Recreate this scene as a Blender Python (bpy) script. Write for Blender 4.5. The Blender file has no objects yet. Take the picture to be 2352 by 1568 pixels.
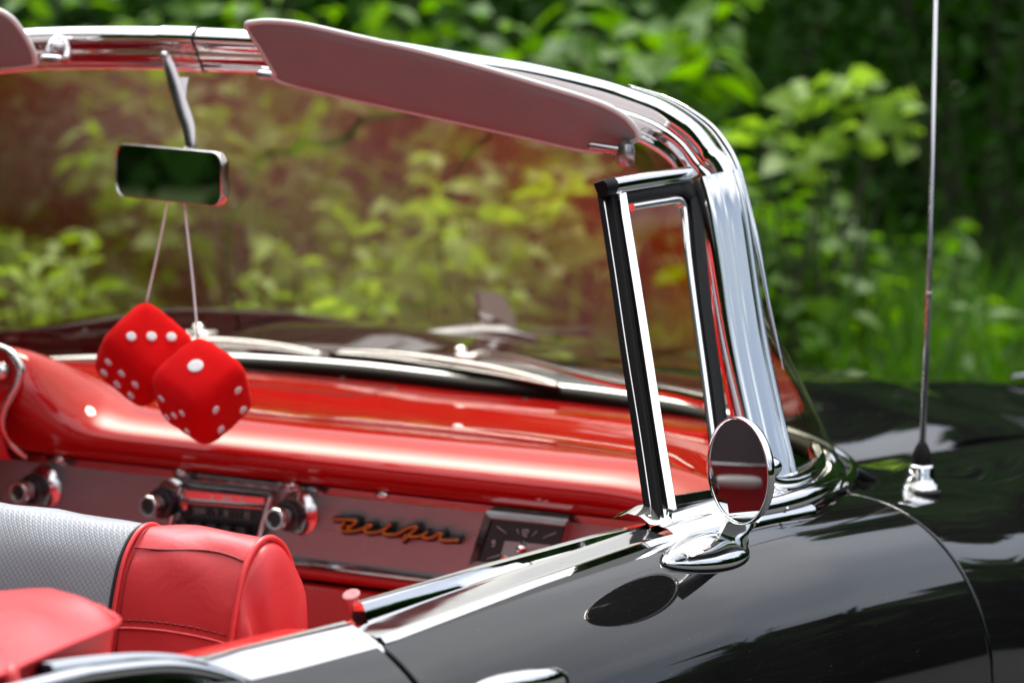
import bpy, bmesh, math, random
import numpy as np
from mathutils import Vector, Matrix
V = Vector
R = math.radians
random.seed(7)
rng = np.random.default_rng(7)
scene = bpy.context.scene
C = scene.collection

# ------------------------------------------------------------------ camera
FPX, TH, PIT, ROLL = 7925.0, R(30), R(7), R(.75)
CAM = V((-3.38809361, -2.35758347, 1.56954565))
FWD = V((math.cos(TH)*math.cos(PIT), math.sin(TH)*math.cos(PIT), -math.sin(PIT)))
_r = V((math.sin(TH), -math.cos(TH), 0)); _u = _r.cross(FWD)
RGT = _r*math.cos(ROLL)+_u*math.sin(ROLL)
UP = _u*math.cos(ROLL)-_r*math.sin(ROLL)
cd = bpy.data.cameras.new('camera'); cam = bpy.data.objects.new('camera', cd); C.objects.link(cam)
cam.matrix_world = Matrix(((RGT.x, UP.x, -FWD.x, CAM.x), (RGT.y, UP.y, -FWD.y, CAM.y),
                           (RGT.z, UP.z, -FWD.z, CAM.z), (0, 0, 0, 1)))
cd.sensor_width = 36; cd.lens = 36*FPX/2352; cd.clip_start = .1; cd.clip_end = 2000
cd.dof.use_dof = True; cd.dof.focus_distance = 3.40; cd.dof.aperture_fstop = 5.7
scene.camera = cam

# ------------------------------------------------------------------ world and sun
SUN_EL, SUN_AZ = R(66), R(2)
GLOW_EL, GLOW_AZ = R(56), R(58)     # cloud glow added to the sky, high ahead left, for streaks on the dash      # direction towards the sun, azimuth from +X
w = bpy.data.worlds.new('World'); scene.world = w; w.use_nodes = True
nt = w.node_tree; nt.nodes.clear()
def wn(t, **k):
    n = nt.nodes.new(t)
    for a, b in k.items(): setattr(n, a, b)
    return n
out = wn('ShaderNodeOutputWorld'); bg = wn('ShaderNodeBackground'); bg.inputs[1].default_value = .12
sky = wn('ShaderNodeTexSky', sky_type='NISHITA', sun_disc=False, dust_density=4.0, sun_elevation=SUN_EL, sun_rotation=R(90)-SUN_AZ)
tc = wn('ShaderNodeTexCoord'); sep = wn('ShaderNodeSeparateXYZ'); nt.links.new(tc.outputs['Generated'], sep.inputs[0])
addz = wn('ShaderNodeMath', operation='ADD'); addz.inputs[1].default_value = .28
nt.links.new(sep.outputs[2], addz.inputs[0])
dx = wn('ShaderNodeMath', operation='DIVIDE'); dy = wn('ShaderNodeMath', operation='DIVIDE')
for d, i in ((dx, 0), (dy, 1)):
    nt.links.new(sep.outputs[i], d.inputs[0]); nt.links.new(addz.outputs[0], d.inputs[1])
cmb = wn('ShaderNodeCombineXYZ'); nt.links.new(dx.outputs[0], cmb.inputs[0]); nt.links.new(dy.outputs[0], cmb.inputs[1])
cmb.inputs[2].default_value = 3.7
noi = wn('ShaderNodeTexNoise'); noi.inputs['Scale'].default_value = 1.05; noi.inputs['Detail'].default_value = 2.5
noi.inputs['Roughness'].default_value = .58
nt.links.new(cmb.outputs[0], noi.inputs['Vector'])
ramp = wn('ShaderNodeValToRGB'); ramp.color_ramp.elements[0].position = .36; ramp.color_ramp.elements[1].position = .62
hb = wn('ShaderNodeMapRange'); hb.inputs[1].default_value = .16; hb.inputs[2].default_value = .70; hb.inputs[3].default_value = -.20; hb.inputs[4].default_value = .20
nt.links.new(sep.outputs[2], hb.inputs[0])
nb = wn('ShaderNodeMath', operation='ADD'); nt.links.new(noi.outputs[0], nb.inputs[0]); nt.links.new(hb.outputs[0], nb.inputs[1])
nt.links.new(nb.outputs[0], ramp.inputs[0])
noi2 = wn('ShaderNodeTexNoise'); noi2.inputs['Scale'].default_value = 2.6; noi2.inputs['Detail'].default_value = 3
nt.links.new(cmb.outputs[0], noi2.inputs['Vector'])
ccol = wn('ShaderNodeMix', data_type='RGBA'); ccol.inputs['A'].default_value = (5.0, 5.25, 5.7, 1); ccol.inputs['B'].default_value = (13.5, 13.6, 13.9, 1)
nt.links.new(noi2.outputs[0], ccol.inputs['Factor'])
mixc = wn('ShaderNodeMix', data_type='RGBA')
nt.links.new(ramp.outputs[0], mixc.inputs['Factor']); hsv = wn('ShaderNodeHueSaturation'); hsv.inputs['Saturation'].default_value = .72; nt.links.new(sky.outputs[0], hsv.inputs['Color']); nt.links.new(hsv.outputs[0], mixc.inputs['A']); nt.links.new(ccol.outputs['Result'], mixc.inputs['B'])
sdir = V((math.cos(SUN_EL)*math.cos(SUN_AZ), math.cos(SUN_EL)*math.sin(SUN_AZ), math.sin(SUN_EL)))
gdir = V((math.cos(GLOW_EL)*math.cos(GLOW_AZ), math.cos(GLOW_EL)*math.sin(GLOW_AZ), math.sin(GLOW_EL)))
dot = wn('ShaderNodeVectorMath', operation='DOT_PRODUCT'); dot.inputs[1].default_value = gdir; nt.links.new(tc.outputs['Generated'], dot.inputs[0])
mxx = wn('ShaderNodeMath', operation='MAXIMUM'); mxx.inputs[1].default_value = 0; nt.links.new(dot.outputs['Value'], mxx.inputs[0])
pw = wn('ShaderNodeMath', operation='POWER'); pw.inputs[1].default_value = 34; nt.links.new(mxx.outputs[0], pw.inputs[0])
glow = wn('ShaderNodeMath', operation='MULTIPLY_ADD'); glow.inputs[1].default_value = 9.0; glow.inputs[2].default_value = 1; nt.links.new(pw.outputs[0], glow.inputs[0])
gl = wn('ShaderNodeVectorMath', operation='SCALE'); nt.links.new(ccol.outputs['Result'], gl.inputs[0]); nt.links.new(glow.outputs[0], gl.inputs['Scale'])
cov = wn('ShaderNodeMath', operation='ADD'); cov.use_clamp = True; nt.links.new(ramp.outputs[0], cov.inputs[0]); nt.links.new(pw.outputs[0], cov.inputs[1])
nt.links.new(cov.outputs[0], mixc.inputs['Factor']); nt.links.new(gl.outputs[0], mixc.inputs['B'])
nt.links.new(mixc.outputs['Result'], bg.inputs[0]); nt.links.new(bg.outputs[0], out.inputs[0])
sd = bpy.data.lights.new('sun', 'SUN'); sd.energy = 2.5; sd.angle = R(17); sd.color = (1, .95, .86)
so = bpy.data.objects.new('sun', sd); C.objects.link(so)
so.rotation_euler = sdir.to_track_quat('Z', 'Y').to_euler(); so.location = sdir*20
scene.view_settings.view_transform = 'Standard'; scene.view_settings.look = 'None'
scene.view_settings.exposure = .68; scene.view_settings.gamma = 1
scene.cycles.max_bounces = 10; scene.cycles.transparent_max_bounces = 24; scene.cycles.glossy_bounces = 6

# ------------------------------------------------------------------ measuring helper: photo point on a real plane of the car
def at(u, v, x=None, y=None, z=None, d=None):
    ray = FWD+RGT*((u-1176)/FPX)-UP*((v-784)/FPX)
    if d is not None: return CAM+ray*d
    i, val = (0, x) if x is not None else (1, y) if y is not None else (2, z)
    return CAM+ray*((val-CAM[i])/ray[i])
def on_plane(u, v, p0, n):
    ray = FWD+RGT*((u-1176)/FPX)-UP*((v-784)/FPX)
    return CAM+ray*((p0-CAM).dot(n)/ray.dot(n))

# ------------------------------------------------------------------ materials
def mat(name, col, rough=.5, metal=0., coat=0., coat_r=.03, spec=.5, bump=None, var=0., rough_var=0., sheen=0., trans=0., alpha_noise=None):
    m = bpy.data.materials.new(name); m.use_nodes = True
    n = m.node_tree.nodes; l = m.node_tree.links; p = n['Principled BSDF']
    p.inputs['Base Color'].default_value = (*col, 1); p.inputs['Roughness'].default_value = rough
    p.inputs['Metallic'].default_value = metal; p.inputs['Coat Weight'].default_value = coat
    p.inputs['Coat Roughness'].default_value = coat_r; p.inputs['Specular IOR Level'].default_value = spec
    if sheen:
        p.inputs['Sheen Weight'].default_value = sheen; p.inputs['Sheen Roughness'].default_value = .45
        p.inputs['Sheen Tint'].default_value = (min(1, col[0]*1.5+.2), col[1]*2+.12, col[2]*2+.1, 1)
    tcn = n.new('ShaderNodeTexCoord')
    if var:
        no = n.new('ShaderNodeTexNoise'); no.inputs['Scale'].default_value = 14; no.inputs['Detail'].default_value = 6
        l.new(tcn.outputs['Object'], no.inputs['Vector'])
        hs = n.new('ShaderNodeHueSaturation'); hs.inputs['Color'].default_value = (*col, 1)
        mr = n.new('ShaderNodeMapRange'); mr.inputs[3].default_value = 1-var; mr.inputs[4].default_value = 1+var
        l.new(no.outputs[0], mr.inputs[0]); l.new(mr.outputs[0], hs.inputs['Value']); l.new(hs.outputs[0], p.inputs['Base Color'])
    if rough_var:
        no = n.new('ShaderNodeTexNoise'); no.inputs['Scale'].default_value = 35; no.inputs['Detail'].default_value = 8
        l.new(tcn.outputs['Object'], no.inputs['Vector'])
        mr = n.new('ShaderNodeMapRange'); mr.inputs[1].default_value = .35; mr.inputs[2].default_value = .8
        mr.inputs[3].default_value = rough; mr.inputs[4].default_value = rough+rough_var
        l.new(no.outputs[0], mr.inputs[0]); l.new(mr.outputs[0], p.inputs['Roughness'])
    if bump:
        sc, st = bump
        no = n.new('ShaderNodeTexNoise'); no.inputs['Scale'].default_value = sc; no.inputs['Detail'].default_value = 5
        l.new(tcn.outputs['Object'], no.inputs['Vector'])
        bp = n.new('ShaderNodeBump'); bp.inputs['Strength'].default_value = st; bp.inputs['Distance'].default_value = .002
        l.new(no.outputs[0], bp.inputs['Height']); l.new(bp.outputs[0], p.inputs['Normal'])
    return m

M = {}
M['black'] = mat('black_paint', (.0025, .0025, .003), .35, coat=1, coat_r=.015, spec=.0, bump=(3, .008))
def dusty(m, col, amt):
    n, l = m.node_tree.nodes, m.node_tree.links; p = n['Principled BSDF']; tcn = n.new('ShaderNodeTexCoord')
    a = n.new('ShaderNodeTexNoise'); a.inputs['Scale'].default_value = 420; a.inputs['Detail'].default_value = 2; l.new(tcn.outputs['Object'], a.inputs[0])
    r = n.new('ShaderNodeValToRGB'); r.color_ramp.elements[0].position = .70; r.color_ramp.elements[1].position = .80; l.new(a.outputs[0], r.inputs[0])
    b = n.new('ShaderNodeTexNoise'); b.inputs['Scale'].default_value = 6; b.inputs['Detail'].default_value = 7; l.new(tcn.outputs['Object'], b.inputs[0])
    k = n.new('ShaderNodeMath'); k.operation = 'MULTIPLY'; l.new(r.outputs[0], k.inputs[0]); k.inputs[1].default_value = amt
    f = n.new('ShaderNodeMath'); f.operation = 'MULTIPLY_ADD'; f.inputs[1].default_value = amt*.05; l.new(b.outputs[0], f.inputs[0]); l.new(k.outputs[0], f.inputs[2])
    mx = n.new('ShaderNodeMix'); mx.data_type = 'RGBA'; mx.inputs['A'].default_value = (*col, 1); mx.inputs['B'].default_value = (.42, .40, .36, 1)
    l.new(f.outputs[0], mx.inputs['Factor']); l.new(mx.outputs['Result'], p.inputs['Base Color'])
    mr = n.new('ShaderNodeMapRange'); mr.inputs[1].default_value = .4; mr.inputs[2].default_value = .75; mr.inputs[3].default_value = p.inputs['Coat Roughness'].default_value; mr.inputs[4].default_value = mr.inputs[3].default_value+.035
    l.new(b.outputs[0], mr.inputs[0]); l.new(mr.outputs[0], p.inputs['Coat Roughness'])
dusty(M['black'], (.0025, .0025, .003), .25)
M['red'] = mat('red_paint', (.37, .006, .006), .5, coat=1, coat_r=.02, spec=.0, bump=(5, .012))
dusty(M['red'], (.37, .006, .006), .22)
M['chrome'] = mat('chrome', (.82, .825, .83), .03, 1, rough_var=.09, bump=(9, .025))
M['chrome_in'] = mat('satin_chrome', (.62, .60, .60), .12, 1, rough_var=.1)
M['steel'] = mat('stainless_steel', (.50, .50, .51), .22, 1, rough_var=.1)
M['worn'] = mat('worn_chrome', (.42, .39, .40), .24, 1, rough_var=.12)
M['rubber'] = mat('black_rubber', (.004, .004, .0045), .5, spec=.14, var=.2, bump=(80, .1))
M['plastic'] = mat('black_plastic', (.012, .011, .012), .25)
M['vinyl'] = mat('red_vinyl', (.50, .026, .030), .40, spec=.5, var=.05, rough_var=.06, bump=(300, .07))
M['vinyl_trim'] = mat('red_trim_paint', (.62, .02, .015), .22, coat=.6, coat_r=.06)
M['piping'] = mat('red_piping', (.62, .035, .04), .36)
M['thread'] = mat('dark_red_thread', (.20, .006, .008), .6)
M['thread2'] = mat('light_red_thread', (.72, .09, .09), .6)
M['visor'] = mat('grey_visor_vinyl', (.25, .225, .23), .6, bump=(300, .4), var=.10)
M['visor_edge'] = mat('grey_visor_bead', (.62, .60, .59), .45)
M['plush'] = mat('red_plush', (.52, .003, .005), .9, spec=.05, sheen=.22, var=.28, bump=(700, .5))
M['white'] = mat('white_felt', (.62, .59, .62), .85, var=.05)
M['cord'] = mat('white_cord', (.74, .68, .70), .7)
M['gold'] = mat('gold_script', (.42, .14, .022), .3, .55)
M['ink'] = mat('black_edge', (.006, .006, .007), .5)
M['dial'] = mat('dial_black', (.010, .010, .012), .3)
M['dial_mark'] = mat('dial_mark', (.30, .31, .28), .5)
M['dial_grey'] = mat('dial_grey', (.26, .25, .25), .4)
M['pink'] = mat('pink_plastic', (.36, .11, .11), .6)
M['grey_cloth'] = mat('grey_cloth', (.055, .052, .056), .8, bump=(300, .3))
M['carpet'] = mat('dark_red_carpet', (.10, .01, .012), .95, bump=(400, .6))
M['dark'] = mat('dark_underside', (.01, .01, .01), .8)

def wrinkle(m, sc, st, dist):
    n, l = m.node_tree.nodes, m.node_tree.links; p = n['Principled BSDF']; tcn = n.new('ShaderNodeTexCoord')
    a = n.new('ShaderNodeTexNoise'); a.inputs['Scale'].default_value = sc; a.inputs['Detail'].default_value = 3; a.inputs['Distortion'].default_value = 1.2; l.new(tcn.outputs['Object'], a.inputs[0])
    b = n.new('ShaderNodeBump'); b.inputs['Strength'].default_value = st; b.inputs['Distance'].default_value = dist; l.new(a.outputs[0], b.inputs['Height'])
    old = p.inputs['Normal'].links
    if old: l.new(old[0].from_socket, b.inputs['Normal'])
    l.new(b.outputs[0], p.inputs['Normal'])
wrinkle(M['vinyl'], 16, .22, .006)
def nodes_of(m): return m.node_tree.nodes, m.node_tree.links
# silver waffle vinyl with small embossed rings
def waffle():
    m = mat('silver_waffle_vinyl', (.235, .25, .275), .42)
    n, l = nodes_of(m); p = n['Principled BSDF']
    tcn = n.new('ShaderNodeTexCoord'); vo = n.new('ShaderNodeTexVoronoi'); vo.inputs['Scale'].default_value = 235; vo.inputs['Randomness'].default_value = 0
    mp = n.new('ShaderNodeMapping'); mp.inputs['Rotation'].default_value = (R(45), 0, 0); mp.inputs['Scale'].default_value = (.0, 1, 1)
    l.new(tcn.outputs['Object'], mp.inputs[0]); l.new(mp.outputs[0], vo.inputs['Vector'])
    r = n.new('ShaderNodeValToRGB'); e = r.color_ramp.elements
    e[0].position = .14; e[0].color = (0, 0, 0, 1); e[1].position = .27; e[1].color = (1, 1, 1, 1)
    k = e.new(.42); k.color = (.0, .0, .0, 1)
    l.new(vo.outputs['Distance'], r.inputs[0])
    b = n.new('ShaderNodeBump'); b.inputs['Strength'].default_value = .5; b.inputs['Distance'].default_value = .0009
    l.new(r.outputs[0], b.inputs['Height']); l.new(b.outputs[0], p.inputs['Normal'])
    return m
M['waffle'] = waffle()
# fine horizontal ribs of the instrument panel
def ribbed():
    m = mat('ribbed_metal', (.36, .35, .36), .27, 1.)
    n, l = nodes_of(m); p = n['Principled BSDF']
    tcn = n.new('ShaderNodeTexCoord'); wv = n.new('ShaderNodeTexWave'); wv.bands_direction = 'Z'; wv.inputs['Scale'].default_value = 95
    wy = n.new('ShaderNodeTexWave'); wy.bands_direction = 'Y'; wy.inputs['Scale'].default_value = 95
    l.new(tcn.outputs['Object'], wv.inputs[0]); l.new(tcn.outputs['Object'], wy.inputs[0])
    mx = n.new('ShaderNodeMath'); mx.operation = 'ADD'; l.new(wv.outputs[1], mx.inputs[0]); l.new(wy.outputs[1], mx.inputs[1])
    b = n.new('ShaderNodeBump'); b.inputs['Strength'].default_value = .35; b.inputs['Distance'].default_value = .001
    l.new(mx.outputs[0], b.inputs['Height']); l.new(b.outputs[0], p.inputs['Normal'])
    return m
M['ribbed'] = ribbed()
def glass_mat(name, tint, k=1.0):
    m = bpy.data.materials.new(name); m.use_nodes = True
    n, l = nodes_of(m); n.clear()
    o = n.new('ShaderNodeOutputMaterial'); t = n.new('ShaderNodeBsdfTransparent'); t.inputs[0].default_value = (*tint, 1)
    g = n.new('ShaderNodeBsdfGlossy'); g.inputs['Roughness'].default_value = .0
    lw = n.new('ShaderNodeFresnel'); lw.inputs[0].default_value = 1.5
    mu = n.new('ShaderNodeMath'); mu.operation = 'MULTIPLY'; mu.inputs[1].default_value = k; mu.use_clamp = True
    geo = n.new('ShaderNodeNewGeometry'); 
    # Fresnel needs the outward side: use the incidence angle only
    dt = n.new('ShaderNodeVectorMath'); dt.operation = 'DOT_PRODUCT'; l.new(geo.outputs['Normal'], dt.inputs[0]); l.new(geo.outputs['Incoming'], dt.inputs[1])
    ab = n.new('ShaderNodeMath'); ab.operation = 'ABSOLUTE'; l.new(dt.outputs['Value'], ab.inputs[0])
    on = n.new('ShaderNodeMath'); on.operation = 'SUBTRACT'; on.inputs[0].default_value = 1; l.new(ab.outputs[0], on.inputs[1])
    pw = n.new('ShaderNodeMath'); pw.operation = 'POWER'; pw.inputs[1].default_value = 5; l.new(on.outputs[0], pw.inputs[0])
    ma = n.new('ShaderNodeMath'); ma.operation = 'MULTIPLY_ADD'; ma.inputs[1].default_value = .96; ma.inputs[2].default_value = .04; l.new(pw.outputs[0], ma.inputs[0])
    l.new(ma.outputs[0], mu.inputs[0])
    ms = n.new('ShaderNodeMixShader'); l.new(mu.outputs[0], ms.inputs[0]); l.new(t.outputs[0], ms.inputs[1]); l.new(g.outputs[0], ms.inputs[2])
    l.new(ms.outputs[0], o.inputs[0]); n.remove(lw)
    return m
M['glass'] = glass_mat('windscreen_glass', (.91, .865, .72), .85)
M['glass2'] = glass_mat('vent_glass', (.90, .91, .84), .6)
M['mirror'] = mat('mirror_silver', (.60, .61, .61), .0, 1)
M['mirror_dark'] = mat('tinted_mirror_silver', (.42, .44, .42), .0, 1)

# ------------------------------------------------------------------ mesh tools
def link(name, bm, m, parent=None, smooth=True, sharp=None):
    me = bpy.data.meshes.new(name); bmesh.ops.recalc_face_normals(bm, faces=bm.faces)
    bm.to_mesh(me); bm.free()
    o = bpy.data.objects.new(name, me); C.objects.link(o)
    for k in (m if isinstance(m, (list, tuple)) else [m]): me.materials.append(k)
    if smooth:
        me.polygons.foreach_set('use_smooth', [True]*len(me.polygons))
        if sharp: me.set_sharp_from_angle(angle=R(sharp))
    if parent: o.parent = parent
    return o
def label(o, lab=None, cat=None, group=None, kind=None):
    for k, x in (('label', lab), ('category', cat), ('group', group), ('kind', kind)):
        if x: o[k] = x
    return o
def empty(name, lab, cat, loc=(0, 0, 0), group=None):
    o = bpy.data.objects.new(name, None); C.objects.link(o); o.location = loc; o.empty_display_size = .1
    return label(o, lab, cat, group)
def cr(pts, n=8, closed=False):
    pts = [V(p) for p in pts]; o = []; N = len(pts)
    for i in range(N if closed else N-1):
        g = (lambda k: pts[k % N]) if closed else (lambda k: pts[max(0, min(N-1, k))])
        p0, p1, p2, p3 = g(i-1), g(i), g(i+1), g(i+2)
        if not closed:
            if i == 0: p0 = p1*2-p2
            if i == N-2: p3 = p2*2-p1
        for k in range(n):
            t = k/n
            o.append(.5*((2*p1)+(p2-p0)*t+(2*p0-5*p1+4*p2-p3)*t*t+(3*p1-p0-3*p2+p3)*t**3))
    if not closed: o.append(pts[-1])
    return o
def grid(bm, rows, close_v=False, mi=0, caps=False):
    vs = [[bm.verts.new(p) for p in r] for r in rows]
    n = len(rows[0])
    for i in range(len(rows)-1):
        for j in range(n if close_v else n-1):
            k = (j+1) % n
            f = bm.faces.new((vs[i][j], vs[i][k], vs[i+1][k], vs[i+1][j])); f.material_index = mi
    if caps:
        for r in (vs[0], vs[-1]):
            try: f = bm.faces.new(r); f.material_index = mi
            except ValueError: pass
    return vs
def tube(bm, path, rad, seg=10, mi=0, caps=True, flat=1., up=None):
    path = [V(p) for p in path]; n = len(path)
    rad = rad if isinstance(rad, (list, tuple)) else [rad]*n
    rows = []; prev = up
    for i, p in enumerate(path):
        t = (path[min(n-1, i+1)]-path[max(0, i-1)]).normalized()
        a = (V((0, 0, 1)) if abs(t.z) < .9 else V((1, 0, 0))) if prev is None else prev
        a = (a-t*a.dot(t)).normalized(); prev = a if up is None else up; b = t.cross(a)
        rows.append([p+(a*math.cos(2*math.pi*k/seg)+b*math.sin(2*math.pi*k/seg)*flat)*rad[i] for k in range(seg)])
    grid(bm, rows, True, mi, caps)
def sweep(bm, path, prof, N, mi=0, caps=True, scale=None, closed=True):
    """profile (s,t): s across the path in plane, t along the facing vector N (one vector or one per point)"""
    path = [V(p) for p in path]; n = len(path); rows = []
    for i, p in enumerate(path):
        t = (path[min(n-1, i+1)]-path[max(0, i-1)]).normalized()
        nn = V(N[i]) if isinstance(N, list) else V(N)
        nn = (nn-t*nn.dot(t)).normalized(); s = nn.cross(t) 
        k = scale[i] if scale else 1
        rows.append([p+s*(a*k)+nn*(b*k) for a, b in prof])
    grid(bm, rows, closed, mi, caps and closed)
def box(bm, c, sx, sy, sz, mi=0, rot=None, bev=0.):
    g = bmesh.ops.create_cube(bm, size=1); vs = g['verts']
    for v in vs:
        q = V((v.co.x*sx, v.co.y*sy, v.co.z*sz)); v.co = V(c)+(rot @ q if rot else q)
    fs = list({f for v in vs for f in v.link_faces})
    for f in fs: f.material_index = mi
    if bev:
        r = bmesh.ops.bevel(bm, geom=list({e for f in fs for e in f.edges}), offset=bev, segments=2, affect='EDGES', profile=.5)
        for f in r['faces']: f.material_index = mi
def revolve(bm, prof, origin, axis, seg=24, mi=0, ref=None, caps=False):
    ax = V(axis).normalized(); a = V(ref) if ref else (V((0, 0, 1)) if abs(ax.z) < .9 else V((1, 0, 0)))
    a = (a-ax*a.dot(ax)).normalized(); b = ax.cross(a)
    rows = [[V(origin)+ax*h+(a*math.cos(2*math.pi*k/seg)+b*math.sin(2*math.pi*k/seg))*r for k in range(seg)] for r, h in prof]
    prof = [(max(r, 1e-5), h) for r, h in prof]
    grid(bm, rows, True, mi, caps)
def slab(bm, outline, n, th, mi=0, bev=0.):
    """solid plate from a planar outline, thickness th along n"""
    n = V(n).normalized(); vs = [bm.verts.new(V(p)) for p in outline]
    f = bm.faces.new(vs); f.material_index = mi
    g = bmesh.ops.extrude_face_region(bm, geom=[f]); nv = [x for x in g['geom'] if isinstance(x, bmesh.types.BMVert)]
    for v in nv: v.co += n*th
    for x in g['geom']:
        if isinstance(x, bmesh.types.BMFace):
            x.material_index = mi
            for e in x.edges:
                for ff in e.link_faces: ff.material_index = mi
def lerp(a, b, t): return a+(b-a)*t
def interp(x, tab):
    return float(np.interp(x, [t[0] for t in tab], [t[1] for t in tab]))

# ================================================================== SETTING
def ground_mat():
    m = mat('grass_soil', (.045, .06, .02), .95)
    n, l = nodes_of(m); p = n['Principled BSDF']; tcn = n.new('ShaderNodeTexCoord')
    no = n.new('ShaderNodeTexNoise'); no.inputs['Scale'].default_value = 1.2; no.inputs['Detail'].default_value = 10; l.new(tcn.outputs['Object'], no.inputs[0])
    r = n.new('ShaderNodeValToRGB'); r.color_ramp.elements[0].color = (.03, .05, .012, 1); r.color_ramp.elements[1].color = (.07, .10, .025, 1)
    l.new(no.outputs[0], r.inputs[0]); l.new(r.outputs[0], p.inputs['Base Color'])
    return m
bm = bmesh.new(); bmesh.ops.create_grid(bm, x_segments=60, y_segments=60, size=300)
for v in bm.verts: v.co.z = -.004 + (.0 if v.co.length < 30 else .25*math.sin(v.co.x*.05)*math.sin(v.co.y*.04))
label(link('ground', bm, ground_mat()), kind='structure')
def asphalt():
    m = mat('asphalt', (.026, .026, .027), .85, bump=(180, .6), var=.25); return m
bm = bmesh.new(); grid(bm, [[(x, y, .004) for y in (-9, -5, -1, 1.7)] for x in range(-24, 25, 4)])
label(link('road', bm, asphalt()), kind='structure')

# ------------------------------------------------------------------ plants
def leaf_mat(name, c1, c2, trans=.35, rough=.45, spec=.25):
    m = bpy.data.materials.new(name); m.use_nodes = True; n, l = nodes_of(m); p = n['Principled BSDF']
    at_ = n.new('ShaderNodeAttribute'); at_.attribute_name = 'tint'
    mx = n.new('ShaderNodeMix'); mx.data_type = 'RGBA'; mx.inputs['A'].default_value = (*c1, 1); mx.inputs['B'].default_value = (*c2, 1)
    l.new(at_.outputs['Fac'], mx.inputs['Factor']); l.new(mx.outputs['Result'], p.inputs['Base Color'])
    p.inputs['Roughness'].default_value = rough; p.inputs['Specular IOR Level'].default_value = spec
    t = n.new('ShaderNodeBsdfTranslucent'); br = n.new('ShaderNodeHueSaturation'); br.inputs['Value'].default_value = 1.5; br.inputs['Saturation'].default_value = 1.15
    l.new(mx.outputs['Result'], br.inputs['Color']); l.new(br.outputs[0], t.inputs[0])
    ms = n.new('ShaderNodeMixShader'); ms.inputs[0].default_value = trans; o = n['Material Output']
    l.new(p.outputs[0], ms.inputs[1]); l.new(t.outputs[0], ms.inputs[2]); l.new(ms.outputs[0], o.inputs[0])
    return m
M['leaf'] = leaf_mat('broad_leaf', (.05, .125, .012), (.16, .29, .04), .5)
M['leaf_pale'] = leaf_mat('pale_leaf', (.11, .20, .022), (.25, .37, .07), .5)
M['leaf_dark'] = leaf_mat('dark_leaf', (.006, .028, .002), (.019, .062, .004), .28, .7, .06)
M['blade'] = leaf_mat('grass_blade', (.018, .065, .004), (.07, .16, .014), .35)
M['bark'] = mat('bark', (.045, .05, .02), .9, var=.3, bump=(60, .8))
def orth(d):
    d = d/np.maximum(1e-9, np.linalg.norm(d, axis=1, keepdims=True))
    a = np.cross(d, np.array([0, 0, 1.])); k = np.linalg.norm(a, axis=1) < 1e-3; a[k] = [1, 0, 0]
    a /= np.linalg.norm(a, axis=1, keepdims=True); return d, a, np.cross(a, d)
PROF = np.array([[0, .0], [.28, .44], [.58, .42], [1, 0.]])    # along, half width
def leaves(name, P, D, L, W, m, parent=None, fold=.25, curl=.25, tint=None, rollsd=.5):
    """P base points, D directions, L lengths: each a folded pointed leaf of 8 vertices in one foliage mesh"""
    n = len(P); D, A, N = orth(np.array(D, float)); P = np.array(P, float); L = np.array(L)[:, None]
    roll = rng.normal(0, rollsd, n)[:, None]; A, N = A*np.cos(roll)+N*np.sin(roll), N*np.cos(roll)-A*np.sin(roll)
    vs = []
    for t, h in PROF:
        mid = P+D*L*t-N*L*curl*t*t
        if h == 0: vs.append(mid)
        else:
            vs += [mid+A*L*W*h+N*L*W*h*fold, mid, mid-A*L*W*h+N*L*W*h*fold]
    co = np.stack(vs, 1).reshape(-1, 3); k = 8
    fc = [(0, 1, 2), (0, 2, 3), (1, 4, 5, 2), (2, 5, 6, 3), (4, 7, 5), (5, 7, 6)]
    off = np.arange(n)*k; loops = []; starts = []; tot = []; s = 0
    base = np.array([i for f in fc for i in f]); loops = (off[:, None]+base[None]).ravel()
    lens = np.tile([len(f) for f in fc], n); starts = np.concatenate([[0], np.cumsum(lens)[:-1]])
    me = bpy.data.meshes.new(name); me.vertices.add(len(co)); me.vertices.foreach_set('co', co.ravel())
    me.loops.add(len(loops)); me.loops.foreach_set('vertex_index', loops.astype(np.int32))
    me.polygons.add(len(lens)); me.polygons.foreach_set('loop_start', starts.astype(np.int32)); me.polygons.foreach_set('loop_total', lens.astype(np.int32))
    me.update(); me.polygons.foreach_set('use_smooth', np.ones(len(lens), bool))
    a = me.attributes.new('tint', 'FLOAT', 'POINT'); tv = rng.random(n) if tint is None else tint
    a.data.foreach_set('value', np.repeat(tv, k).astype(np.float32))
    me.materials.append(m); o = bpy.data.objects.new(name, me); C.objects.link(o)
    if parent: o.parent = parent
    return o
def gp(u, d):
    p = at(u, 784, d=d); return V((p.x, p.y, 0))
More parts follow.
